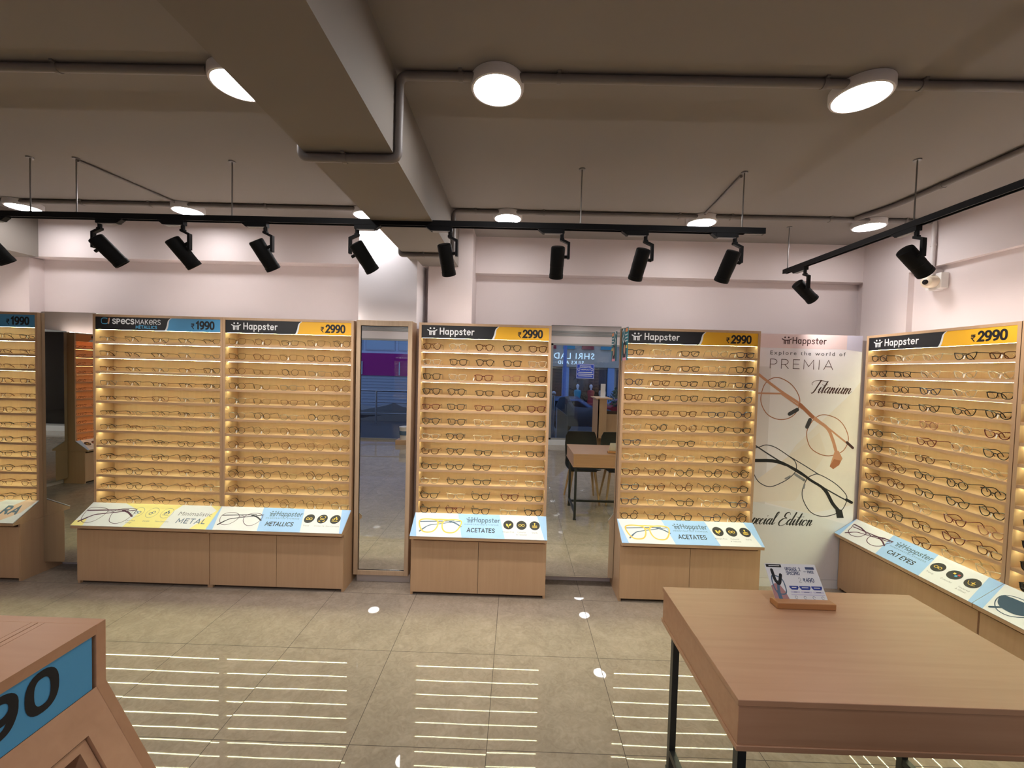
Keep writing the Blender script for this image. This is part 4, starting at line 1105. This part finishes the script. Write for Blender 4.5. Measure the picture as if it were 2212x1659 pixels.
lettering(pc, '2', .133, ch - .026, .013, .16, 'ink_navy', Mc, .0004)
typeset(pc, 'GET', .150, ch - .030, .005, 'ink_navy', Mc, .0004)
pc.poly([(.162, ch - .02), (.198, ch - .02), (.198, ch - .010), (.162, ch - .010)], 'ink_navy', Mc, .0004)
lettering(pc, 'FREE', .166, ch - .034, .010, .2, 'ink_navy', Mc, .0005)
lettering(pc, '\u20b9', .138, ch - .068, .014, .16, 'ink_navy', Mc, .0005); lettering(pc, '490', .148, ch - .068, .016, .17, 'ink_navy', Mc, .0005)
lettering(pc, '2', .118, ch - .070, .019, .07, 'ink_grey', Mc, .0005)
for i, (a, c) in enumerate(((.072, .108), (.112, .156), (.160, .202))):
    pc.poly([(a, .046), (a + .006, .038), (c - .006, .038), (c, .046), (c, .052), (a, .052)], 'ink_royal', Mc, .0004)
    pc.ribbon([(a + .010, .046), (c - .010, .046)], .003, 'ink_white', Mc, .0006)
    pc.poly([(a, .026), (c, .026), (c, .033), (a, .033)], 'ink_lav', Mc, .0004)
    pc.ribbon([(a + .012, .0295), (c - .012, .0295)], .002, 'ink_navy', Mc, .0006)
pc.poly([(.07, .018), (.203, .018), (.203, .022), (.07, .022)], 'ink_lav', Mc, .0004)
for i in range(4): pc.ribbon(arc(.086 + .035 * i, .010, .005, .005, 0, 300, 14), .0012, 'ink_navy', Mc, .0004)
pc.build('printed_card', cd)

def chair(label, x, y):
    t = thing('chair', label, 'chair', (x, y, 0), 0, 'black chairs at the display table')
    se = MB(); pts = []
    prof = [(-.20, .86, .19), (-.205, .80, .205), (-.195, .70, .21), (-.185, .60, .205), (-.175, .52, .20), (-.14, .455, .205), (-.06, .438, .215), (.05, .436, .22), (.15, .440, .215), (.20, .430, .20)]
    n = 9; vs = []
    for th in (0, .012):
        for (yy, zz, hw) in prof:
            for i in range(n):
                s_ = -1 + 2 * i / (n - 1)
                lift = .022 * s_ * s_
                if zz > .5: vs.append((hw * s_ * (1 - .10 * max(0, zz - .78) * 10 * abs(s_) ** 6), yy + lift * 1.2 - th, zz))
                else: vs.append((hw * s_, yy, zz + lift - th))
    m = len(prof); fs = []
    for k in (0, 1):
        for j in range(m - 1):
            for i in range(n - 1):
                a = k * m * n + j * n + i
                f = (a, a + 1, a + n + 1, a + n); fs.append(f if k == 0 else f[::-1])
    ring = [j * n for j in range(m)] + [(m - 1) * n + i for i in range(1, n)] + [j * n + n - 1 for j in range(m - 2, -1, -1)] + [i for i in range(n - 2, 0, -1)]
    for a, c in zip(ring, ring[1:] + ring[:1]): fs.append((a, c, c + m * n, a + m * n))
    se.add(vs, fs, 'chair_black')
    se.build('shell', t)
    MB().box(-.16, .16, -.13, .14, .40, .424, 'chair_black').build('under_frame', t)
    for sx in (-1, 1):
        for sy in (-1, 1):
            MB().tube([(sx * .14, sy * .115, .405), (sx * .195, sy * (.19 if sy > 0 else .21), 0)], [.018, .011], 'chair_wood', 12).build('leg', t)
chair('black shell chair with wooden legs behind the display table, nearer its left end', .87, .955)
chair('black shell chair with wooden legs behind the display table, nearer its right end', 1.34, .955)

# ------------------------------------------------------------------ low two-sided display stand at the lower left
t = thing('display_stand', 'low two-sided wooden display stand with blue price header, lower left corner', 'display stand', (-.854, .08, 0))
Y0, Y1, HT = -.66, .659, 1.17
prof = [(-.352, 0), (-.352, .62), (-.106, 1.055), (-.106, HT), (.106, HT), (.106, 1.055), (.352, .62), (.352, 0)]
def slab(pts, y0, y1, name, mat='table_wood'): return MB().prism(pts, 'Y', y0, y1, mat).build(name, t, bevel=.001)
slab([(x * .999, z) for x, z in prof], Y1 - .018, Y1, 'end_panel'); slab([(x * .999, z) for x, z in prof], Y0, Y0 + .018, 'end_panel')
tp = MB().box(-.106, -.0125, Y0 + .018, Y1 - .018, HT - .018, HT, 'table_wood').box(.0125, .106, Y0 + .018, Y1 - .018, HT - .018, HT, 'table_wood').box(-.0115, -.001, Y0 + .018, Y1 - .018, HT - .018, HT, 'table_wood').box(.001, .0115, Y0 + .018, Y1 - .018, HT - .018, HT, 'table_wood')
tp.box(-.012, .012, Y0 + .02, Y1 - .02, HT - .05, HT - .019, 'groove').build('top_board', t)
for s_ in (-1, 1):
    hb = MB()
    hb.box(min(s_ * .090, s_ * .100), max(s_ * .090, s_ * .100), Y0 + .02, Y1 - .02, 1.05, HT - .019, 'groove')
    hb.box(min(s_ * .100, s_ * .104), max(s_ * .100, s_ * .104), Y0 + .026, Y1 - .024, 1.055, HT - .019, 'ink_dusk_blue' if 'ink_dusk_blue' in MATS else 'ink_blue')
    Mh = frame((s_ * .1043, Y0 if s_ > 0 else Y1, 1.055), (0, s_, 0), (0, 0, 1), (s_, 0, 0))
    wv = Y1 - Y0
    lettering(hb, '1990', wv - .068, .026, .064, .2, 'ink_black', Mh, .0004, 'r', .12, 0, 1.12)
    lettering(hb, '\u20b9', wv - .30, .026, .042, .13, 'ink_black', Mh, .0004)
    hb.build('header_sign', t)
    # sloped side: frame with sunken trays
    a, c = Vector((s_ * .1055, 1.055)), Vector((s_ * .3515, .62)); L = (c - a).length; d = (c - a) / L; nr = Vector((d.y * -1, d.x)) * 1.0
    if nr.x * s_ < 0: nr = -nr
    def slope(y0, y1, l0, l1, h0, h1, mat, mb):
        P = lambda l, h: a + d * l + nr * h
        q = [P(l0, h0), P(l1, h0), P(l1, h1), P(l0, h1)]
        mb.prism([(p.x, p.y) for p in q], 'Y', y0, y1, mat)
    sf = MB()
    slope(Y0 + .018, Y1 - .018, 0, .06, -.018, 0, 'table_wood', sf)
    slope(Y0 + .018, Y1 - .018, L - .04, L, -.018, 0, 'table_wood', sf)
    ym = [(Y1 - .018, Y1 - .06), ((Y0 + Y1) / 2 + .025, (Y0 + Y1) / 2 - .025), (Y0 + .06, Y0 + .018)]
    for y1, y0 in ym: slope(y0, y1, .06, L - .04, -.018, 0, 'table_wood', sf)
    sf.build('sloped_frame', t)
    for (y0, y1) in ((ym[1][0], ym[0][1]), (ym[2][0], ym[1][1])):
        tr = MB()
        slope(y0 + .002, y1 - .002, .062, L - .042, -.075, -.07, 'groove', tr)
        for (l0, l1, ya, yb) in ((.062, .076, y0 + .002, y1 - .002), (L - .056, L - .042, y0 + .002, y1 - .002), (.076, L - .056, y0 + .002, y0 + .016), (.076, L - .056, y1 - .016, y1 - .002)):
            slope(ya, yb, l0, l1, -.07, -.006, 'table_wood', tr)
        tr.build('tray', t)
    x0, x1 = sorted((s_ * .334, s_ * .352))
    MB().box(x0, x1, Y0 + .018, Y1 - .018, .02, .62, 'table_wood').build('base_panel', t)

# ------------------------------------------------------------------ shop front area, seen in the mirrors
t = thing('reception_desk', 'wooden reception desk by the shop window, seen in the frameless mirror', 'reception desk', (1.95, -1.75, 0))
MB().box(-.42, -.40, -.28, .28, .42, 1.15, 'maple').box(-.42, -.26, .262, .28, .42, 1.15, 'maple').box(-.46, -.16, -.30, .30, 1.15, 1.17, 'maple_flat').build('high_end', t)
MB().box(-.26, .85, .15, .17, .05, .86, 'maple').box(-.26, .85, -.28, .15, .84, .86, 'maple_flat').box(-.40, .85, -.28, -.26, .0, .84, 'maple').box(.83, .85, -.28, .17, .0, .84, 'maple').build('desk_body', t)
MB().box(-.22, .85, .10, .12, .86, .92, 'groove').build('ledge', t)
t = thing('bottle_stand', 'clear acrylic stand on the reception desk end', 'acrylic stand', (1.66, -1.72, 1.1702))
MB().box(-.05, .05, -.04, .04, 0, .01, 'ink_pale').build('base', t); MB().box(-.045, .045, -.004, .004, .01, .26, 'ink_pale').build('panel', t)
t = thing('paint_bucket', 'white plastic bucket on a wooden crate by the shop door, seen in the framed mirror', 'bucket', (-2.37, -2.62, .1002))
MB().lathe([(0, 0), (.10, 0), (.122, .25), (.126, .25), (.126, .275), (0, .278)], 'white_plastic', 28).build('pail', t)
MB().lathe([(.113, .10), (.1165, .10), (.1215, .19), (.117, .19)], 'ink_slate', 28).build('label_band', t)
t = thing('wooden_crate', 'low pale wooden crate under the bucket by the shop door', 'crate', (-2.37, -2.62, 0))
MB().box(-.17, .17, -.14, .14, 0, .10, 'maple_flat').build('box', t, bevel=.002)
t = thing('notice_board', 'blue notice board on the window, its writing reversed in the frameless mirror', 'sign', (1.52, YF - .012, 1.665))
p = MB().box(-.20, .20, -.004, .004, -.165, .165, 'board_blue')
M = frame((.20, .0045, -.165), (-1, 0, 0), (0, 0, 1), (0, 1, 0))
p.ribbon([(.012, .012), (.388, .012), (.388, .318), (.012, .318)], .008, 'ink_pale', M, .0004, True)
typeset(p, 'NO PARKING', .2, .235, .030, 'ink_white', M, .0006, 'c', 0, 1, .02); typeset(p, 'CAUTION', .2, .185, .030, 'ink_white', M, .0006, 'c', 0, 1, .02)
for yy, w_ in ((.285, .24), (.14, .30), (.10, .34), (.06, .30)): p.ribbon([(.2 - w_ / 2, yy), (.2 + w_ / 2, yy)], .016, 'ink_pale', M, .0006)
for cx in (.055, .345): p.ribbon(arc(cx, .205, .024, .03, 0, 350, 16), .008, 'ink_pale', M, .0006, True)
p.build('board', t)

# outside: landing, street, buildings
plain('window_sky', (.45, .55, .62), .3); plain('granite', (.035, .035, .04), .6); plain('asphalt', (.06, .06, .065), .85); plain('concrete', (.42, .42, .44), .8); plain('render_cream', (.60, .52, .38), .7)
plain('steel', (.45, .46, .48), .25, .9); plain('shutter_grey', (.42, .45, .50), .45, .3); plain('window_dark', (.02, .025, .035), .15); plain('bluewall', (.30, .45, .70), .6)
plain('tarp_grey', (.20, .19, .18), .7); plain('pale_wall', (.62, .70, .80), .7); plain('tarp', (.03, .035, .05), .6); plain('foliage_green', (.035, .09, .03), .6); plain('pole_blue', (.12, .25, .55), .4); plain('car_blue', (.05, .09, .20), .2); plain('car_red', (.35, .02, .02), .2)
emit('shop_warm', (1, .72, .40), .7); emit('sign_lit', (.55, .75, 1), 1.3); emit('green_lit', (.1, .9, .4), 1.6)
struct('landing', MB().box(-12, 8, -6.2, YF - .081, -.7, -.002, 'granite'))
struct('street', MB().box(-40, 40, -34, -6.2, -.8, -.7, 'asphalt'))
t = thing('street_railing', 'steel railing on the landing outside the shop door, seen in the framed mirror', 'railing', (-3.4, -5.6, 0))
m_ = MB()
for z, r in ((.95, .025), (.62, .014), (.30, .014)): m_.cyl((-3, 0, z), (4.2, 0, z), r, 'steel', 12)
m_.build('rails', t)
for x in (-2.4, -.62, 1.2, 2.9): MB().cyl((x, 0, -.002), (x, 0, .96), .028, 'steel', 14).build('post', t)
t = thing('bollard', 'steel post with a ball top outside the window, seen in the frameless mirror', 'post', (.93, -4.1, 0))
MB().cyl((0, 0, 0), (0, 0, 1.04), .04, 'steel', 16).build('post', t); MB().lathe([(0, 1.15)] + [(.06 * math.cos(a), 1.09 + .06 * math.sin(a)) for a in (1.2, .8, .4, 0, -.4, -.8)], 'steel', 18).build('ball', t)
t = tag(MB().hexa([(.95, -3.55, 0), (1.20, -3.55, 0), (1.20, -3.30, 0), (.95, -3.30, 0), (.95, -3.55, .80), (1.20, -3.55, .62), (1.20, -3.30, .62), (.95, -3.30, .80)], 'concrete').build('parapet'), 'pale sloping parapet outside the window, seen in the frameless mirror', 'parapet')
def draped(name, label, x, y, s):
    t = thing(name, label, 'scooter', (x, y, 0))
    prof_ = [(-.8, .55), (-.62, .98), (-.45, 1.0), (-.25, .72), (.1, .70), (.45, .80), (.78, .68), (.85, .35)]
    vs = []; n = 9
    for px, pz in prof_:
        for i in range(n):
            a = PI * i / (n - 1)
            vs.append((px, .30 * math.cos(a), max(.12, pz * (.35 + .65 * math.sin(a)) + .02 * math.sin(9 * a + px * 5))))
    fs = [(j * n + i, j * n + i + 1, (j + 1) * n + i + 1, (j + 1) * n + i) for j in range(len(prof_) - 1) for i in range(n - 1)]
    fs += [tuple(range(n))[::-1], tuple(range((len(prof_) - 1) * n, len(prof_) * n))]
    MB().add(vs, fs, 'tarp').build('cover', t)
    for px in (-.55, .55): MB().tube([(px, -.05, .23), (px, .05, .23)], .23, 'black_metal', 22).build('wheel', t)
    t.rotation_euler.z = .5
draped('covered_scooter', 'dark covered scooter parked outside the window, seen in the frameless mirror', 1.75, -4.6, 1)
t = thing('covered_goods', 'grey tarpaulin over stacked goods beyond the railing, seen in the framed mirror', 'tarpaulin', (-3.4, -6.9, -.7))
cv = []; rnd = random.Random(9); NX, NY = 22, 7
for j in range(NY):
    for i_ in range(NX):
        e_ = min(i_, NX - 1 - i_, 2) / 2 * min(j, NY - 1 - j, 1)
        cv.append((-2.6 + 5.2 * i_ / (NX - 1), -.6 + 1.2 * j / (NY - 1), (.05 + 1.02 * e_ + .07 * rnd.random() * e_ + .10 * math.sin(i_ * .9) * e_)))
MB().add(cv, [(j * NX + i_, j * NX + i_ + 1, (j + 1) * NX + i_ + 1, (j + 1) * NX + i_) for j in range(NY - 1) for i_ in range(NX - 1)], 'tarp_grey').build('cover', t)
MB().box(-2.3, 2.3, -.45, .45, 0, .85, 'tarp').build('stack', t)
t = tag(MB().box(2.35, 2.60, -3.50, -3.25, 0, .62, 'bluewall').box(2.33, 2.62, -3.52, -3.23, .62, .68, 'concrete').build('storage_bin'), 'pale blue bin outside the window, seen in the frameless mirror', 'bin')
def car(label, x, y, rz, mat):
    t = thing('parked_car', label, 'car', (x, y, -.7), rz, 'cars parked on the street')
    body_ = [(-2.0, .35), (-2.0, .80), (-1.85, .92), (-1.0, 1.0), (-.45, 1.42), (.75, 1.45), (1.45, 1.02), (1.95, .95), (2.05, .55), (2.0, .35)]
    MB().prism(body_, 'Y', -.82, .82, mat).build('body', t, bevel=.06)
    MB().prism([(-.85, 1.02), (-.42, 1.36), (.70, 1.39), (1.25, 1.04)], 'Y', -.832, .832, 'window_dark').build('windows', t)
    for px in (-1.25, 1.3):
        for s_ in (-1, 1): MB().cyl((px, s_ * .62, .32), (px, s_ * .85, .32), .32, 'black_metal', 24).build('wheel', t)
    for px, c in ((-2.0, 'ink_red'), (2.03, 'ink_white')):
        for s_ in (-1, 1): MB().box(px - .03, px + .03, s_ * .6 - .15, s_ * .6 + .15, .70, .82, c).build('lamp', t)
car('dark blue car parked across the street, seen in the frameless mirror', 1.4, -8.2, .1, 'car_blue')
car('red car parked beyond the blue car, seen in the frameless mirror', 4.9, -10.9, .2, 'car_red')
car('pale blue car on the street, seen in the dim mirror', 9.5, -8.9, .0, 'bluewall')
t = tag(MB().cyl((1.85, -9.9, -.7), (1.85, -9.9, 7), .07, 'pole_blue', 14).build('street_pole'), 'tall blue pole on the street, seen in the frameless mirror', 'pole')
def building(label, x, y, w, h, wall):
    t = thing('shop_building', label, 'building', (x, y, -.7), 0, 'shop buildings across the street')
    MB().box(0, w, -5, 0, 0, h, wall).build('wall', t)
    return t
t = building('building with purple sign panel and grey roller shutter, seen in the framed mirror', -10.5, -15.9, 7.6, 10, 'pale_wall')
MB().box(.6, 7.4, 0, .15, 1.86, 3.05, 'shop_purple').build('sign_panel', t)
for px in (2.2, 4.2, 6.1): MB().box(px, px + .06, .15, .2, 1.9, 2.6, 'steel').build('bracket', t)
sh = MB()
for i in range(23): sh.box(1.1, 6.6, 0, .06 + .03 * (i % 2), .05 + .078 * i, .05 + .078 * (i + 1), 'shutter_grey')
sh.build('roller_shutter', t); MB().box(.6, 1.05, 0, .1, 0, 1.86, 'shop_purple').build('side_panel', t)
for k in range(4):
    f = MB().box(.6 + 1.75 * k, 2.2 + 1.75 * k, 0, .05, 3.2, 5.0, 'shutter_grey').box(.66 + 1.75 * k, 2.14 + 1.75 * k, .05, .06, 3.26, 4.94, 'window_sky'); f.build('window', t)
t = building('cream shop building with lit clothes windows and raised sign letters, seen in the frameless mirror', -.5, -15.9, 9.2, 10, 'render_cream')
MB().box(.3, 9.0, 0, .25, 2.60, 3.42, 'render_cream').build('fascia', t)
lt = MB(); M = frame((4.75, .262, 2.68), (-1, 0, 0), (0, 0, 1), (0, 1, 0))
typeset(lt, 'SHRI LAD', .2, .34, .32, 'sign_lit', M, 0, 'l', 0, 1.15); typeset(lt, 'SILKS AND', .75, .06, .18, 'sign_lit', M, 0, 'l', 0, 1.15)
lt.build('sign_letters', t)
MB().box(.5, 2.9, 0, .05, .1, 2.5, 'window_dark').build('shop_window', t)
MB().box(3.3, 5.3, 0, .05, .1, 2.5, 'window_dark').build('shop_window', t)
MB().box(5.8, 8.8, 0, .05, .1, 2.5, 'window_dark').build('shop_window', t)
for px in (2.9, 5.3): MB().box(px, px + .35, 0, .2, 0, 2.6, 'bluewall').build('pillar', t)
for k, c in enumerate(('cloth_pink', 'cloth_red', 'cloth_teal', 'cloth_red', 'cloth_teal', 'cloth_pink', 'cloth_red', 'cloth_teal')):
    MB().prism([(.9 + k, 3.55), (1.55 + k, 3.55), (1.45 + k, 4.4), (1.0 + k, 4.4)], 'Y', .02, .12, c).build('hung_cloth', t)
for k, (px, c) in enumerate(((3.7, 'cloth_teal'), (4.4, 'cloth_red'), (5.0, 'render_cream'))):
    q = thing('mannequin', 'dressed shop mannequin in the window across the street, ' + ('in teal', 'in red', 'in cream')[k], 'mannequin', (-.5 + px, -15.5, -.7), 0, 'mannequins across the street')
    MB().lathe([(.0, .02), (.26, .02), (.20, .7), (.15, 1.0), (.20, 1.28), (.17, 1.38), (.05, 1.42), (.0, 1.42)], c, 20).build('dress', q)
    MB().lathe([(.045, 1.41), (.05, 1.48), (.085, 1.56), (.085, 1.64), (.0, 1.72)], 'ink_pale', 16).build('head', q)
t = building('dark shop building at the far right of the street, seen in the frameless mirror', 8.9, -15.7, 8, 10, 'granite')
for z in (2.3, 3.1): MB().lathe([(0, 0), (.26, 0)], 'green_lit', 18, frame((.6, .02, z), (-1, 0, 0), (0, 0, 1), (0, 1, 0))).build('lit_badge', t)
MB().box(.3, 3.4, 0, .04, .3, 1.9, 'shop_warm').build('shop_window', t)
for k in range(5): MB().box(.3, 3.4, .04, .09, .45 + .3 * k, .50 + .3 * k, 'granite').build('shelf', t)
t = building('plain dark building left of the purple shop', -24, -16.0, 13.3, 10, 'granite')
t = thing('potted_plant', 'bushy green plant outside the window, seen in the frameless mirror', 'plant', (2.80, -5.1, 0))
MB().lathe([(0, 0), (.14, 0), (.19, .34), (.20, .36), (0, .35)], 'concrete', 22).build('pot', t)
fo = MB(); rnd = random.Random(5)
for i in range(260):
    a, e = rnd.uniform(0, 2 * PI), rnd.uniform(-.4, 1.4); r_ = .30 * rnd.uniform(.5, 1)
    c = Vector((r_ * math.cos(a) * math.cos(e), r_ * math.sin(a) * math.cos(e), .85 + .42 * math.sin(e) * r_ / .3))
    u_ = Vector((rnd.uniform(-1, 1), rnd.uniform(-1, 1), rnd.uniform(-.5, 1))).normalized(); v_ = u_.cross(Vector((rnd.uniform(-1, 1), rnd.uniform(-1, 1), 1))).normalized()
    fo.add([c - u_ * .05, c + v_ * .022, c + u_ * .05, c - v_ * .022], [(0, 1, 2, 3)], 'foliage_green')
fo.build('foliage', t)
MB().cyl((0, 0, .34), (0, 0, .85), .016, 'block_wood', 10).build('stem', t)
